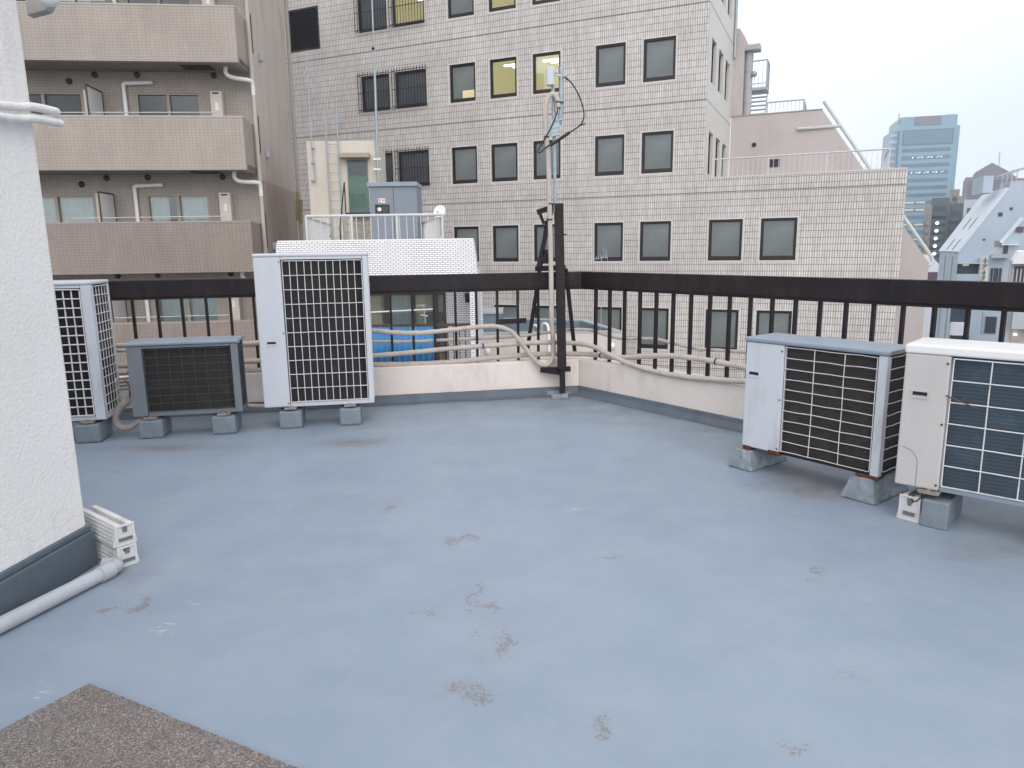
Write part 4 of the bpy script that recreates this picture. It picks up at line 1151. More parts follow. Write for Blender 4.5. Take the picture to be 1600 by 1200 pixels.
# windows
fo = MB().ring(l0 - 1.2, l1, hz0, hz1, .06, RY - .02, RY + .1)
for px_ in (603, 645, 680): x_ = bx(px_, 480, BY + RY)[0]; fo.box(x_ - .04, x_ + .04, RY - .01, RY + .08, hz0 + .06, hz1 - .06)
fo = fo.build('window', 'rail_brown', brk)
MB().box(l0 - 1.15, l1 - .05, RY + .085, RY + .095, hz0 + .05, hz1 - .05).build('pane', 'clear_glass', fo)
MB().box(l0 - 1.2, l1, RY + .13, RY + .135, hz0, hz1).build('backing', 'interior', fo)
cu = MB(); xA, xB = bx(604, 480, BY + RY)[0], bx(644, 480, BY + RY)[0]; n_ = 30
vs = []
for i in range(n_ + 1):
    x_ = xA + (xB - xA) * i / n_; yy = RY + .112 + .010 * math.sin(i * 1.3); vs += [(x_, yy, hz0 + .05), (x_, yy, hz1 - .05)]
cu.add(vs, [(2 * i, 2 * i + 2, 2 * i + 3, 2 * i + 1) for i in range(n_)], True); cu.build('curtain', 'curtain', fo)
MB().box(l0 - .3, xA - .12, RY + .10, RY + .125, hz0 + .9, hz1 - .05).build('curtain', 'tan_blind', fo)
MB().box(xB + .02, l1 - .45, RY + .10, RY + .125, hz0 + .9, hz1 - .05).build('curtain', 'tan_blind', fo)
# balcony rail
rz = bx(660, 508)[1]
p = MB(); p.box(-BWd, .06, -.02, .03, rz - .025, rz + .025); p.box(-BWd, .06, -.01, .02, rz - .95, rz - .91)
x_ = -BWd
while x_ < .05: p.box(x_, x_ + .018, -.005, .015, rz - .91, rz - .025); x_ += .115
p.build('balcony_rail', 'rail_brown', brk)
xs0, xs1 = bx(560, 530)[0], bx(681, 530)[0]
vs = []; n_ = 90
for i in range(n_ + 1):
    x_ = xs0 + (xs1 - xs0) * i / n_; yy = -.045 + .022 * math.sin(i * .9); vs += [(x_, yy, rz - .80), (x_, yy + .004, rz - .03)]
cu = MB().add(vs, [(2 * i, 2 * i + 2, 2 * i + 3, 2 * i + 1) for i in range(n_)], True)
o = cu.build('privacy_sheet', 'blue_sheet', None, loc=(BX1, BY, 0)); tag(o, 'bright blue corrugated sheet fixed on the white brick house balcony rail', 'sheet')
sm_ = o.modifiers.new('t', 'SOLIDIFY'); sm_.thickness = .006
q0, q1 = bx(560, 489, BY + .35), bx(677, 483, BY + .35)
t = thing('laundry_pole', 'white laundry pole with a few hangers on the brick house balcony', 'pole', (BX1, BY, 0))
MB().tube([(q0[0], .35, q0[1]), (q1[0], .35, q1[1])], .016, 8).build('pole', 'lamp_white', t)
c_ = bx(662, 484, BY + .35)
p = MB(); 
for k in range(4): p.bar((c_[0] - .14, .35, c_[1] + .10 - .01 * k), (c_[0] + .14, .35, c_[1] + .11), .006, .006); p.bar((c_[0] - .12 + .08 * k, .35, c_[1] + .10), (c_[0] - .12 + .08 * k, .35, c_[1] + .05), .008, .02)
p.tube([(c_[0], .35, c_[1] + .1), (c_[0] + .03, .35, c_[1] - .3)], .012, 6); p.tube([(c_[0] - .06, .33, c_[1] - .1), (c_[0] + .08, .33, c_[1] - .13)], .02, 6)
p.build('hanger', 'pvc', t)
c_ = bx(731, 462, BY + RY - .1)
t = thing('porch_lamp', 'small black lantern on the white brick wall of the balcony', 'lamp', (BX1 + c_[0], BY + RY - .12, c_[1]))
MB().tube([(0, 0, -.14), (0, 0, .05)], [.055, .07], 8).build('lantern', 'black_rubber', t); MB().bar((0, 0, .08), (-.08, .12, .10), .03, .03).build('arm', 'black_rubber', t)

# roof terrace of the brick house: railing, stair penthouse, switch cabinet
t = thing('roof_railing', 'white railing around the roof of the white brick house', 'railing', (0, 0, 1.08))
A_, B_ = atY(478, 338, 15), atY(691, 335, 15); C_, D_ = atY(515, 352, 20), atY(660, 355, 20)
def g(p_): return (p_.x, p_.y, 0)
hh = A_.z - 1.08
rail_run(t, g(A_), g(B_), hh, .14, r=.022, post=1.0, mid=False); rail_run(t, g(A_), g(C_), hh, .14, r=.018, post=2.5, mid=False); rail_run(t, g(B_), g(D_), hh, .14, r=.018, post=2.5, mid=False)
PY = 21.5
pt = atY(478, 219, PY); pr = atY(585, 221, PY)
yp = rad(3)
pen = thing('stair_penthouse', 'cream stair penthouse with a green louvred door on the brick house roof', 'building', (pt.x, PY, 1.08), yp)
PF = Fr(pt.x, PY, yp)
def pz(px, py): l, z = PF.px(px, py); return l, z - 1.08
Wp = pz(586, 240)[0]; Hp = pz(530, 220)[1]
MB().box(0, Wp, 0, 2.6, .0, Hp).build('wall', 'cream_wall', pen, .01)
d0, d1 = pz(542, 250), pz(578, 333)
MB().ring(d0[0], d1[0], d1[1], d0[1], .05, -.03, -.001).build('door_frame', 'green_door', pen)
do = MB().box(d0[0] + .05, d1[0] - .05, -.02, -.002, d1[1] + .05, d0[1] - .05).build('door', 'green_door', pen)
a_, b_ = pz(545, 254), pz(572, 274); MB().box(a_[0], b_[0], -.026, -.0205, b_[1], a_[1]).build('pane', 'dark_glass', do)
a_, b_ = pz(549, 303), pz(572, 323); p = MB(); z = b_[1]
while z < a_[1]: p.box(a_[0], b_[0], -.035, -.0205, z, z + .02); z += .05
p.build('louvre', 'green_door', do)
a_, b_ = pz(532, 241), pz(579, 248); MB().box(a_[0], b_[0], -.35, -.001, b_[1], a_[1]).build('canopy', 'cream_trim', pen, .01)
p = MB(); a_ = pz(543, 336)
for k in range(6): p.box(d0[0] - .05, d1[0] + .05, -.35 - .16 * k, -.12 - .16 * k, a_[1] - .06 - .24 * k - .0, a_[1] - .24 * k)
p.build('steps', 'cream_trim', pen)
p = MB(); p.box(d0[0] - .05, d1[0] + .05, -.40, -.001, a_[1] + .001, a_[1] + .05); p.build('landing', 'dark_frame', pen)
p = MB(); x_ = d0[0] - .06; p.tube([(x_, -.3, a_[1] + .9), (x_, -.3, a_[1])], .018, 6); p.tube([(x_, -.3, a_[1] + .9), (x_, -1.4, a_[1] - .4)], .018, 6); p.tube([(x_, -1.4, a_[1] - .4), (x_, -1.4, 0)], .018, 6); p.build('handrail', 'dark_frame', pen)
t = thing('ladder', 'thin grey steel ladder on the front of the stair penthouse', 'ladder', (PF.w(0, -.12, 1.08)), yp)
la0, la1 = pz(511, 219)[0], pz(529, 219)[0]
for x_ in (la0, la1): MB().tube([(x_, 0, .1), (x_, 0, Hp + .9)], .022, 8).build('side_rail', 'galv', t)
p = MB(); z = .3
while z < Hp: p.tube([(la0, 0, z), (la1, 0, z)], .010, 6); z += .26
p.build('rung', 'galv', t)
# pole with antenna at left of the penthouse
t = thing('antenna_pole', 'thin pole with small antennas clamped to the penthouse wall', 'antenna', PF.w(.0, -.10, 1.08), yp)
xa = pz(488, 230)[0]; xt = pz(480, 80)
p = MB(); p.tube([(xa + .05, 0, pz(491, 283)[1]), (xa, 0, Hp), (xt[0] - .0, 0, xt[1])], .018, 8); p.build('pole', 'galv', t)
for yy in (232, 255, 283):
    c_ = pz(489, yy); MB().sphere((c_[0] + .02, 0, c_[1]), .05, 10, 6).build('clamp', 'galv', t)
p = MB(); c_ = pz(479, 115); p.bar((c_[0] - .10, 0, c_[1] - .12), (c_[0] + .06, 0, c_[1] + .12), .05, .03); p.build('panel_antenna', 'pvc', t)
p = MB(); c_ = pz(486, 198); 
for k in range(4): p.bar((c_[0] - .06, 0, c_[1] - .1 + .09 * k), (c_[0] + .07, 0, c_[1] - .06 + .09 * k), .02, .02)
p.build('bracket', 'galv', t)
# tall whip pole
t = thing('whip_pole', 'tall thin grey pole rising beside the penthouse past the barred windows', 'antenna', (atY(590, 275, 21.3).x, 21.3, 1.08))
o_ = Vector(t.location)
MB().tube([atY(591, 285, 21.3) - o_, atY(585, 100, 21.3) - o_], .034, 10).build('lower_pole', 'galv', t)
MB().tube([atY(585, 102, 21.3) - o_, atY(579, -60, 21.3) - o_], .022, 8).build('upper_pole', 'galv', t)
MB().sphere(atY(583, 76, 21.3) - o_, .05, 8, 6).build('coupling', 'dark_frame', t)
p = MB(); 
for yy in (250, 266): a_ = atY(590, yy, 21.3) - o_; p.box(a_.x - .12, a_.x + .08, a_.y - .03, a_.y + .25, a_.z, a_.z + .05)
p.build('clamp', 'lamp_white', t)
MB().tube([atY(591, 285, 21.3) - o_, Vector((atY(591, 285, 21.3).x - o_.x, 0, 0))], .034, 8).build('foot', 'galv', t)
# switch cabinet
CY = 19.0
ct = atY(577, 292, CY); c2 = atY(651, 292, CY)
cab_ = thing('switch_cabinet', 'blue grey steel switch cabinet with a small red sticker on the brick house roof', 'cabinet', (ct.x, CY, 1.08))
Wc = c2.x - ct.x; Hc = ct.z - 1.08
MB().box(0, Wc / 2 - .004, 0, 1.0, .0, Hc).build('door', 'cubicle', cab_, .006); MB().box(Wc / 2 + .004, Wc, 0, 1.0, .0, Hc).build('door', 'cubicle', cab_, .006)
MB().box(-.05, Wc + .02, -.06, 1.05, Hc + .002, Hc + .11).build('roof', 'ac_grey_top', cab_, .01)
def cz(px, py): p_ = atY(px, py, CY); return p_.x - ct.x, p_.z - 1.08
a_, b_ = cz(586, 320), cz(609, 334)
o = MB().ring(a_[0], b_[0], b_[1], a_[1], .03, -.02, -.001).build('meter_window', 'black_rubber', cab_, .008)
MB().box(a_[0] + .03, b_[0] - .03, -.008, -.001, b_[1] + .03, a_[1] - .03).build('pane', 'dark_glass', o)
MB().tube([(a_[0] + .11, -.012, (a_[1] + b_[1]) / 2), (a_[0] + .11, -.009, (a_[1] + b_[1]) / 2)], .05, 12).build('dial', 'lamp_white', o)
a_, b_ = cz(591, 310), cz(602, 317)
o = MB().box(a_[0], b_[0], -.004, -.001, b_[1], a_[1]).build('sticker', 'lamp_white', cab_)
p = MB(); W_, H_ = b_[0] - a_[0], a_[1] - b_[1]
for fx0, fx1, fz0, fz1 in ((.05, .4, .75, .9), (.18, .27, .2, .75), (.05, .4, .1, .25), (.05, .4, .45, .55), (.55, .62, .1, .9), (.62, .92, .8, .9), (.85, .92, .1, .8), (.68, .8, .3, .65)):
    p.box(a_[0] + W_ * fx0, a_[0] + W_ * fx1, -.006, -.0045, b_[1] + H_ * fz0, b_[1] + H_ * fz1)
p.build('marking', 'sticker_red', o)
# dish
t = thing('satellite_dish', 'small white satellite dish at the right end of the roof railing', 'satellite dish', tuple(atY(688, 345, 15.2)))
vs = []; fs = []; nu, nv = 18, 5
ax_ = Vector((-.35, -1, .35)).normalized(); uu = ax_.cross(Vector((0, 0, 1))).normalized(); vv = uu.cross(ax_)
for j in range(nv + 1):
    r_ = .135 * j / nv
    for i in range(nu): an = 2 * math.pi * i / nu; vs.append(uu * math.cos(an) * r_ + vv * math.sin(an) * r_ + ax_ * (r_ * r_ * 1.8) + Vector((0, 0, .18)))
fs = [(j * nu + i, j * nu + (i + 1) % nu, (j + 1) * nu + (i + 1) % nu, (j + 1) * nu + i) for j in range(nv) for i in range(nu)]
o = MB().add(vs, fs, True).build('reflector', 'lamp_white', t); s_ = o.modifiers.new('t', 'SOLIDIFY'); s_.thickness = .008
MB().bar((0, .03, .17), (0, .05, -.3), .025, .025).build('bracket', 'galv', t); MB().bar((0, 0, .1), ax_ * .16 + Vector((0, 0, .14)), .012, .012).build('feed_arm', 'dark_frame', t)
# plants in pots by the stair
for i, (px_, lab) in enumerate(((492, 'small potted plant nearest the left railing on the brick house roof'), (521, 'small potted plant beside the penthouse ladder foot'))):
    q = atY(px_, 372, 19.5)
    t = thing('potted_plant', lab, 'plant', (q.x, 19.5, 1.08), 0, 'potted plants on the brick house roof')
    MB().tube([(0, 0, 0), (0, 0, .22)], [.09, .12], 10).build('pot', 'pot', t)
    p = MB()
    for k in range(70):
        c_ = Vector((R.gauss(0, .12), R.gauss(0, .1), .45 + R.gauss(0, .14))); e_ = Vector((R.uniform(-1, 1), R.uniform(-1, 1), R.uniform(-1, 1))).normalized(); f_ = e_.cross(Vector((0.3, .2, 1))).normalized()
        p.add([c_ - e_ * .05, c_ + f_ * .02, c_ + e_ * .05, c_ - f_ * .02], [(0, 1, 2, 3)])
    p.build('foliage', 'leaf', t)

# ============================================================ LOW CREAM BUILDING behind the mast
low = thing('low_building', 'low cream walled building with a blue grey roof parapet behind the mast', 'building', (0, 18, 0))
zl = -.66
q0 = atY(971, 519, 18); xr0 = q0.x; zl = q0.z; q1 = atY(913, 500, 18); 
rr_ = ray(913, 501); tt = (zl - H) / rr_.z; far = Vector((0, 0, H)) + rr_ * tt
rr_ = ray(785, 497); tt = (zl - H) / rr_.z; farl = Vector((0, 0, H)) + rr_ * tt
x_l = atY(735, 520, 18).x
Pn = [Vector((x_l, 18, 0)), Vector((xr0, 18, 0)), Vector((far.x, far.y, 0)), Vector((farl.x - .6, farl.y, 0))]
b = MB()
T_ = .12
cen = sum(Pn, Vector()) / 4
In = [p_ + (cen - p_).normalized() * .17 for p_ in Pn]
for i in range(4):
    j = (i + 1) % 4
    vs = [Pn[i], Pn[j], In[j], In[i]]
    b.hexa([(v_.x, v_.y - 18, GZ if True else 0) for v_ in vs], [(v_.x, v_.y - 18, zl) for v_ in vs])
b.build('wall', 'low_wall', low)
b = MB()
for i in range(4):
    j = (i + 1) % 4
    A2, B2 = Pn[i], Pn[j]; C2, D2_ = In[j], In[i]
    vs = [A2 + (A2 - cen).normalized() * .03, B2 + (B2 - cen).normalized() * .03, C2 - (C2 - cen).normalized() * .02, D2_ - (D2_ - cen).normalized() * .02]
    b.hexa([(v_.x, v_.y - 18, zl + .001) for v_ in vs], [(v_.x, v_.y - 18, zl + .035) for v_ in vs])
b.build('coping', 'pvc', low)
b = MB()
In2 = [p_ + (cen - p_).normalized() * .175 for p_ in Pn]; In3 = [p_ + (cen - p_).normalized() * .19 for p_ in Pn]
for i in range(4):
    j = (i + 1) % 4; vs = [In2[i], In2[j], In3[j], In3[i]]
    b.hexa([(v_.x, v_.y - 18, zl - .5) for v_ in vs], [(v_.x, v_.y - 18, zl - .001) for v_ in vs])
b.add([(v_.x, v_.y - 18, zl - .5) for v_ in In], [(0, 1, 2, 3)])
b.build('roof', 'low_roof', low)
q = atY(750, 491, 20.5); q2_ = atY(783, 490, 20.5)
b = MB().box(q.x - 1.0, q2_.x, 2.55, 4.2, GZ, q.z); b.build('raised_wall', 'low_roof', low)
MB().box(q.x - 1.05, q2_.x + .05, 2.5, 4.25, q.z + .001, q.z + .05).build('raised_coping', 'pvc', low)
for pxs in (762, 957):
    c_ = atY(pxs, 549 if pxs < 800 else 541, 17.97); MB().sphere((c_.x, -.03, c_.z), .09, 10, 6, (.8, .6, 1)).build('vent_cap', 'lamp_white', low)
for pxs, py_ in ((838, 508), (853, 505)):
    c_ = atY(pxs, py_, 18.2); hz = c_.z
    tag(MB().tube(smooth_path([(c_.x - .10, 18.5, hz - .45), (c_.x - .10, 18.3, hz - .1), (c_.x - .04, 18.15, hz), (c_.x + .05, 18.0, hz - .1), (c_.x + .06, 17.95, hz - .7)], 5), .035, 10).build('gooseneck_vent', 'lamp_white'),
        'white gooseneck pipe on the low roof, ' + ('left one of the pair' if pxs < 850 else 'right one of the pair'), 'vent pipe', 'gooseneck pipes on the low roof')
c_ = atY(940, 402, 19); t = thing('tv_antenna', 'small weathered television antenna seen low in front of the tiled office wall', 'antenna', (c_.x, 19, zl - .4))
hz = c_.z - (zl - .4)
MB().tube([(0, 0, 0), (0, 0, hz + .02)], .010, 6).build('pole', 'grey_wall', t)
p = MB(); p.bar((-.20, 0, hz - .03), (.16, 0, hz), .012, .012)
for k in range(6): p.bar((-.2 + .06 * k, -.05, hz - .08 + .01 * k), (-.2 + .06 * k, .05, hz + .02 + .01 * k), .007, .007)
p.bar((.02, 0, hz + .26), (.14, 0, hz - .04), .008, .008); p.bar((.12, 0, hz + .22), (.16, 0, hz - .1), .008, .008)
p.build('elements', 'pvc', t)

# ============================================================ FAR SIDE: white sloped buildings, towers
def poly_building(name, label, Y, yaw, px0, poly, depth, mat, floor=True):
    p_ = atY(px0[0], px0[1], Y); f_ = Fr(p_.x, p_.y, yaw)
    t = thing(name, label, 'building', (p_.x, p_.y, 0), yaw)
    pts = [f_.px(*q) for q in poly]
    if floor:
        pts = [(pts[0][0], GZ)] + pts + [(pts[-1][0], GZ)]
    return t, f_, pts
ya_ = rad(-20)
t, f_, pts = poly_building('sloped_building', 'large pale blue white building with a bright sloping roof at the right', 50, ya_, (1498, 394), [(1498, 394), (1577, 294), (1660, 288)], 7, 'white_wall')
Dp = 6.0
MB().prism_xz(pts, 0, Dp).build('wall', 'white_wall', t)
x0, z0 = f_.px(1498, 394); x1, z1 = f_.px(1577, 294)
nrm = Vector((-(z1 - z0), 0, (x1 - x0))).normalized()
def slab(mb, fx0, fx1, y0, y1, h0, h1):
    A = Vector((x0 + (x1 - x0) * fx0, 0, z0 + (z1 - z0) * fx0)); B = Vector((x0 + (x1 - x0) * fx1, 0, z0 + (z1 - z0) * fx1))
    q = [(A + nrm * h0, y0), (B + nrm * h0, y0), (B + nrm * h0, y1), (A + nrm * h0, y1)]; r_ = [(A + nrm * h1, y0), (B + nrm * h1, y0), (B + nrm * h1, y1), (A + nrm * h1, y1)]
    return mb.hexa([(v_.x, y_, v_.z) for v_, y_ in q], [(v_.x, y_, v_.z) for v_, y_ in r_])
ro = slab(MB(), -.005, 1.0, -.05, Dp + .05, .002, .12).build('roof', 'white_slope', t)
g_ = MB()
for fa, fb in ((.0, .20), (.35, .55)):
    for yy in (1.6, 3.4): slab(g_, fa + .02, fb, yy, yy + .28, .121, .14)
g_.build('skylight', 'window_shadow', ro)
def fbox(mb, f_, x0_, y0_, x1_, y1_, a, b):
    l0, za = f_.px(x0_, y0_); l1, zb = f_.px(x1_, y1_); return mb.box(min(l0, l1), max(l0, l1), a, b, min(za, zb), max(za, zb))
for q in ((1560, 332, 1566, 338), (1578, 324, 1582, 328), (1536, 373, 1539, 376)): fbox(MB(), f_, *q, -.03, .0).build('window', 'window_shadow', t)
o = fbox(MB(), f_, 1495, 410, 1529, 412, -.5, -.005).build('canopy', 'white_wall', t)
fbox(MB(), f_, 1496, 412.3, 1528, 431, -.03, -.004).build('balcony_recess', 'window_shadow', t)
fbox(MB(), f_, 1504, 411.5, 1513, 415.5, -.12, -.04).build('balcony_light', 'warm_dim', t)
fbox(MB(), f_, 1494, 428, 1529, 450, -.45, -.04).build('balcony', 'white_wall', t)
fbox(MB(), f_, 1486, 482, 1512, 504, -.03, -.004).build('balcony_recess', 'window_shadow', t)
fbox(MB(), f_, 1486, 503, 1510, 523, -.6, -.04).build('balcony', 'white_roof', t)
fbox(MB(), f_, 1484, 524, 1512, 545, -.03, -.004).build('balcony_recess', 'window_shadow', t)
# roof top services
fbox(MB(), f_, 1541, 300, 1560, 272, 1.0, 4.0).build('roof_box', 'white_wall', t)
p = MB()
for k in range(4):
    l0, za = f_.px(1575 + 8 * k, 270 - 3 * k); p.bar((l0, 1.5, za - 2.5), (l0 + .1, 1.5, za), .05, .05); p.bar((l0 - .3, 1.5, za - .1), (l0 + 1.0, 1.5, za + .2), .05, .05)
fbox(p, f_, 1585, 293, 1660, 278, 1.0, 3.5)
p.build('roof_frame', 'pvc', t)
p = MB()
for yy in (1.5, 3.8): p.box(-.06, -.001, yy, yy + .15, GZ, z0 - .3)
p.build('down_pipe', 'grey_wall', t)
# sign on the wall corner
a_, b_ = f_.px(1530, 403), f_.px(1539, 440)
so = MB().box(a_[0], b_[0], -.5, -.05, b_[1], a_[1]).build('sign', 'cream_wall', t)
p = MB(); W_ = b_[0] - a_[0]; n_ = 4; hh_ = (a_[1] - b_[1]) / n_
for k in range(n_):
    zc = b_[1] + hh_ * (k + .5)
    if k % 2: p.box(a_[0] + W_ * .2, a_[0] + W_ * .8, -.52, -.505, zc - .03, zc + .04); p.box(a_[0] + W_ * .45, a_[0] + W_ * .6, -.52, -.505, zc - .2, zc + .2)
    else: p.bar((a_[0] + W_ * .75, -.51, zc + .17), (a_[0] + W_ * .25, -.51, zc - .15), .015, .07); p.box(a_[0] + W_ * .2, a_[0] + W_ * .8, -.52, -.505, zc + .10, zc + .16)
p.build('lettering', 'green_door', so)

t, f_, pts = poly_building('stepped_building', 'nearer pale building with stepped terraces and windows at the right edge', 40, rad(-34), (1546, 440), [(1541, 434), (1545, 398), (1566, 381), (1600, 342), (1700, 230)], 6, 'white_wall')
MB().prism_xz(pts, 0, 5).build('wall', 'white_wall', t)
xA, zA = f_.px(1546, 397); 
for i, (q, m__) in enumerate((((1553, 386, 1566, 376), 'beige_block'), ((1567, 396, 1576, 381), 'window_shadow'), ((1587, 363, 1600, 354), 'purple_wall'), ((1546, 441, 1566, 419), 'window_shadow'), ((1539, 441, 1545, 417), 'curtain'),
                          ((1538, 520, 1558, 495), 'window_shadow'), ((1532, 522, 1536, 488), 'window_shadow'))):
    fo = fbox(MB(), f_, *q, -.06, -.003).build('window', m__, t)
fbox(MB(), f_, 1549, 403, 1577, 397, -.6, -.08).build('balcony', 'pvc', t)
fbox(MB(), f_, 1565, 383, 1592, 381, -.3, -.08).build('ledge', 'white_roof', t)
fbox(MB(), f_, 1550, 441, 1553, 419, -.10, -.065).build('mullion', 'white_wall', t); fbox(MB(), f_, 1559, 441, 1561, 419, -.10, -.065).build('mullion', 'white_wall', t)
fbox(MB(), f_, 1545, 520, 1548, 497, -.10, -.065).build('mullion', 'purple_wall', t)
p = MB(); l0, za = f_.px(1566, 381); l1, zb = f_.px(1600, 342); l2, z2 = f_.px(1546, 399)
p.hexa([(l0, -.1, za), (l1, -.1, zb), (l1, 4, zb), (l0, 4, za)], [(l0 - .15, -.1, za + .12), (l1 - .15, -.1, zb + .12), (l1 - .15, 4, zb + .12), (l0 - .15, 4, za + .12)]); p.build('sloping_roof', 'white_slope', t)

t, f_, pts = poly_building('corner_house', 'white roofed house with a long row of windows cut by the right edge', 31, rad(-34), (1583, 412), [(1580, 408), (1640, 408)], 6, 'white_wall')
MB().prism_xz(pts, 0, 6).build('wall', 'pale_block', t)
a_ = f_.px(1581, 412); b_ = f_.px(1592, 393); c_ = f_.px(1660, 396); d_ = f_.px(1660, 412)
MB().prism_xz([a_, b_, c_, d_], -.3, 6).build('roof', 'white_roof', t)
fo = fbox(MB(), f_, 1582, 440, 1640, 416, -.05, -.003).build('window', 'window_shadow', t)
p = MB()
for k in range(9): l_, zz = f_.px(1583 + 6 * k, 420); _, zq = f_.px(1583 + 6 * k, 440); p.box(l_, l_ + .04, -.08, -.055, zq, zz)
p.build('mullion', 'cream_wall', fo)
fbox(MB(), f_, 1580, 512, 1650, 485, -.5, -.003).build('balcony', 'pale_block', t)
fo = fbox(MB(), f_, 1578, 536, 1640, 512.6, -.05, -.003).build('window', 'interior', t)
p = MB(); fbox(p, f_, 1583, 523, 1589, 521, -.3, -.07); p.build('room_lamp', 'white_glow', fo)

# small white gable house, brick shop, awning and lit sign down in the street
t, f_, pts = poly_building('gable_house', 'small white gabled house between the pink wall edge and the sloped building', 62, rad(-10), (1438, 424), [(1437, 424), (1452, 398), (1467, 412), (1467, 424)], 6, 'white_roof')
MB().prism_xz(pts, 0, 7).build('wall', 'white_roof', t)
fbox(MB(), f_, 1444, 445, 1465, 425, -.06, -.003).build('shutter', 'purple_wall', t)
t, f_, pts = poly_building('brick_shop', 'dark red brick shop low in the street gap', 72, rad(-10), (1440, 490), [(1432, 488), (1456, 488)], 6, 'brick_red')
MB().prism_xz(pts, 0, 7).build('wall', 'brick_red', t)
fbox(MB(), f_, 1442, 506, 1452, 494, -.1, -.003).build('window', 'pale_block', t)
fbox(MB(), f_, 1430, 493, 1456, 486, -.4, -.003).build('fascia', 'beige_block', t)
a_ = atY(1440, 525, 66)
t = thing('shop_awning', 'dark green awning over the street corner', 'awning', (a_.x, 66, a_.z))
MB().hexa([(-1, -.8, -.6), (.6, -.8, -.6), (.6, 0, -.6), (-1, 0, -.6)], [(-.9, -.2, .4), (.5, -.2, .4), (.5, 0, .4), (-.9, 0, .4)]).build('cover', 'awning_green', t)
MB().box(-1, .6, -.01, .05, -4, -.61).build('screen', 'leaf', t)
a_ = atY(1452, 529, 64)
t = thing('lit_sign', 'glowing white shop light low in the street gap', 'sign', (a_.x, 64, a_.z - 3))
MB().sphere((0, 0, 3), .42, 12, 8, (1.5, .6, .9)).build('light_box', 'white_glow', t); MB().tube([(0, 0, GZ - a_.z + 3), (0, 0, 2.6)], .05, 6).build('post', 'galv', t)

# skyscraper
SY = 300
yk = rad(-17)
q = atY(1450, 300, SY); f_ = Fr(q.x, q.y, yk)
t = thing('skyscraper', 'pale blue glass skyscraper with lit strips on the horizon', 'building', (q.x, q.y, 0), yk)
TL, TR = f_.px(1407, 184), f_.px(1493, 178)
zT = (TL[1] + TR[1]) / 2
bl, br = f_.px(1404, 240)[0], f_.px(1491, 240)[0]
MB().box(bl, br, 0, 24, GZ, zT).build('core', 'skyscraper', t)
wl, wzl = f_.px(1394, 204); wr_, wzr = f_.px(1501, 194)
MB().box(f_.px(1392, 240)[0], bl - .01, 2.5, 20, GZ, wzl).build('left_wing', 'skyscraper', t)
MB().box(br + .01, f_.px(1499, 240)[0], 2.5, 20, GZ, wzr).build('right_wing', 'skyscraper', t)
o = MB(); z = 0
while z < wzl - 1: o.box(f_.px(1392, 240)[0] - .3, bl - .6, 2.2, 2.49, z, z + 1.2); z += 2.6
o.build('wing_stripe', 'pale_block', t)
fbox(MB(), f_, 1430, 183, 1470, 194, -.25, -.003).build('plant_screen', 'tower_purple', t)
fbox(MB(), f_, 1411, 204, 1489, 224, -.25, -.003).build('upper_glazing', 'skyscraper_strip', t)
o = MB()
for k in range(7): zz = f_.px(1450, 206 + 2.7 * k)[1]; o.box(bl + 1.5, br - 1.5, -.35, -.26, zz, zz + .18)
o.build('glazing_bar', 'skyscraper', t)
zr0 = f_.px(1450, 231)[1]; dzr = (f_.px(1450, 231)[1] - f_.px(1450, 325)[1]) / 8
for k in range(20):
    zz = zr0 - k * dzr
    s_ = MB().box(bl + 1.2, br - 1.5, -.2, -.003, zz - 1.3, zz).build('window_strip', 'skyscraper_strip', t)
    if k in (1, 3, 7, 8, 10, 12):
        l_ = MB()
        n_ = {1: 7, 3: 8}.get(k, 2)
        for i in range(n_):
            xx = bl + 5 + (br - bl - 8) * (i / n_) if k < 5 else bl + 4 + i * 4
            if k < 5: l_.prism_xz([(xx, zz - .95), (xx + .3, zz - .95), (xx + (1.5 if i % 2 else .5), zz - .4), (xx + (1.1 if i % 2 else .2), zz - .4)], -.3, -.21)
            else: l_.box(xx, xx + 3.2, -.3, -.21, zz - 1.0, zz - .3)
        l_.build('lit_window', 'white_glow' if k < 5 else 'warm_dim', s_)
for px_ in (1406, 1491, 1397, 1484):
    a_, b_ = f_.px(px_, 184 if px_ not in (1397,) else 204), f_.px(px_, 176 if px_ not in (1397,) else 190); MB().box(a_[0], a_[0] + .5, 3, 3.5, a_[1] - 2, b_[1]).build('roof_mast', 'pvc', t)
# pyramid roofed tower
q = atY(1540, 300, 260); f_ = Fr(q.x, q.y, rad(-30))
t = thing('pointed_tower', 'mauve grey tower with a pointed roof behind the sloped building', 'building', (q.x, q.y, 0), rad(-30))
pts = [f_.px(*p_) for p_ in ((1509, 277), (1521, 277), (1523, 270), (1550, 254), (1577, 268), (1590, 278), (1620, 280))]
pts = [(pts[0][0], GZ)] + pts + [(pts[-1][0], GZ)]
MB().prism_xz(pts, 0, 22).build('wall', 'tower_purple', t)
p = MB(); 
for k in range(14): a_ = f_.px(1512, 284 + 4.2 * k); b_ = f_.px(1600, 284); p.box(a_[0], b_[0], -.2, -.003, a_[1] - .45, a_[1])
p.build('window_strip', 'tower_purple_dark', t)
a_, b_ = f_.px(1562, 262), f_.px(1563, 236); MB().tube([(a_[0], 2, a_[1] - 3), (b_[0], 2, b_[1])], .18, 6).build('spire', 'pvc', t)
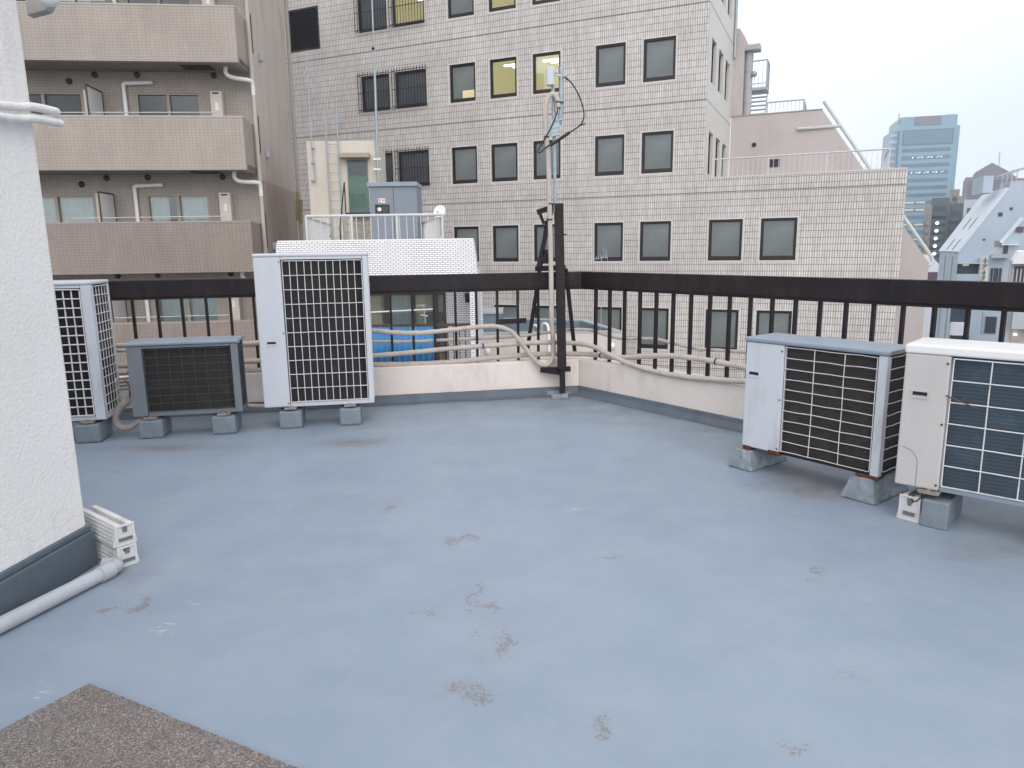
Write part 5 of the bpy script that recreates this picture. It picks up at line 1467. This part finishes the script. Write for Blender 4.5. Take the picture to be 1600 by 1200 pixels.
# middle distance flats
def flats(label, Y, yaw, x0, x1, ytop, mat, mband, rows, dz, depth=9, lights=None, lit='white_glow', inset=.6):
    q = atY((x0 + x1) / 2, ytop, Y); f_ = Fr(q.x, q.y, yaw)
    t = thing('apartment_tower', label, 'building', (q.x, q.y, 0), yaw, 'flats in the distance')
    a_ = f_.px(x0, ytop)[0]; b_ = f_.px(x1, ytop)[0]; zt_ = f_.px((x0 + x1) / 2, ytop)[1]
    MB().box(a_, b_, 0, depth, GZ, zt_).build('wall', mat, t)
    for k in range(rows):
        z = zt_ - 1.6 - dz * k
        MB().box(a_ + inset, b_ - inset, -.12, -.003, z - 1.1, z).build('balcony_opening', mband, t)
        MB().box(a_ + inset * .5, b_ - inset * .5, -.8, -.13, z - 2.1, z - 1.12).build('balcony', mat, t)
        if lights and lights[0] <= k < lights[1]: MB().sphere(((a_ + b_) / 2 + lights[2], -1.0, z - .4), .34, 10, 6).build('stair_lamp', lit, t)
    return t, f_
flats('brownish flats with bay fronts just right of the tiled office edge', 148, rad(-31), 1446, 1457, 322, 'beige_block', 'teal_dark', 9, 1.75 * .9, 10)
flats('dark teal flats with a column of bright stair lamps', 150, rad(-31), 1456, 1484, 309, 'teal_block', 'teal_dark', 12, 1.53, 9, (2, 8, -.2), inset=.5)
flats('grey green flats right of the column of stair lamps', 156, rad(-31), 1484, 1508, 318, 'teal_block', 'window_shadow', 10, 1.6, 9)
flats('beige flats with a stepped top below the skyscraper corner', 175, rad(-31), 1485, 1500, 296, 'beige_block', 'window_shadow', 8, 1.9, 9)
flats('beige flats below the gap between the two towers', 170, rad(-31), 1497, 1511, 306, 'beige_block', 'window_shadow', 7, 1.9, 9)
flats('pale flats right behind the bright sloping roof', 140, rad(-33), 1507, 1560, 311, 'pale_block', 'window_shadow', 8, 1.7, 9, (0, 1, -.3))

# ============================================================ ground, road
tag(MB().add([(-1500, -600, GZ), (1500, -600, GZ), (1500, 1800, GZ), (-1500, 1800, GZ)], [(0, 1, 2, 3)]).build('ground', 'city_ground'), kind='structure')
a_, b_ = Vector((14, 10, 0)), Vector((48, 90, 0)); d_ = (b_ - a_).normalized(); n_ = Vector((-d_.y, d_.x, 0))
q = [a_ + n_ * 3, a_ - n_ * 3, b_ - n_ * 3, b_ + n_ * 3]
tag(MB().add([(v_.x, v_.y, GZ + .01) for v_ in q], [(0, 1, 2, 3)]).build('road', 'asphalt'), kind='structure')
# filler low roofs in the street blocks
for i, (x_, y_, w1_, d1_, h_, m__) in enumerate(((-14, 33, 8, 8, 15, 'pale_block'), (30, 95, 14, 12, 17, 'beige_block'), (55, 110, 16, 12, 19, 'pale_block'), (70, 160, 20, 14, 20, 'grey_wall'))):
    tl = ['pale low block hidden behind the apartment block', 'beige low block far down the street', 'pale low block beyond the sloped building', 'grey low block furthest down the street'][i]
    t = thing('low_block', tl, 'building', (x_, y_, GZ))
    MB().box(0, w1_, 0, d1_, 0, h_).build('wall', m__, t); MB().box(-.1, w1_ + .1, -.1, d1_ + .1, h_ + .001, h_ + .4).build('roof', 'grey_wall', t)

# ============================================================ haze
hz_ = bpy.data.materials.new('haze'); hz_.use_nodes = True
nn = hz_.node_tree; nn.nodes.clear()
ou = nn.nodes.new('ShaderNodeOutputMaterial'); pv = nn.nodes.new('ShaderNodeVolumePrincipled')
pv.inputs['Color'].default_value = (.80, .90, 1.0, 1); pv.inputs['Density'].default_value = .0011; pv.inputs['Anisotropy'].default_value = 0.0
nn.links.new(pv.outputs[0], ou.inputs['Volume']); MATS['haze'] = hz_
o = MB().box(-260, 320, -120, 420, GZ - 1, 75).build('haze', 'haze'); tag(o, kind='stuff')
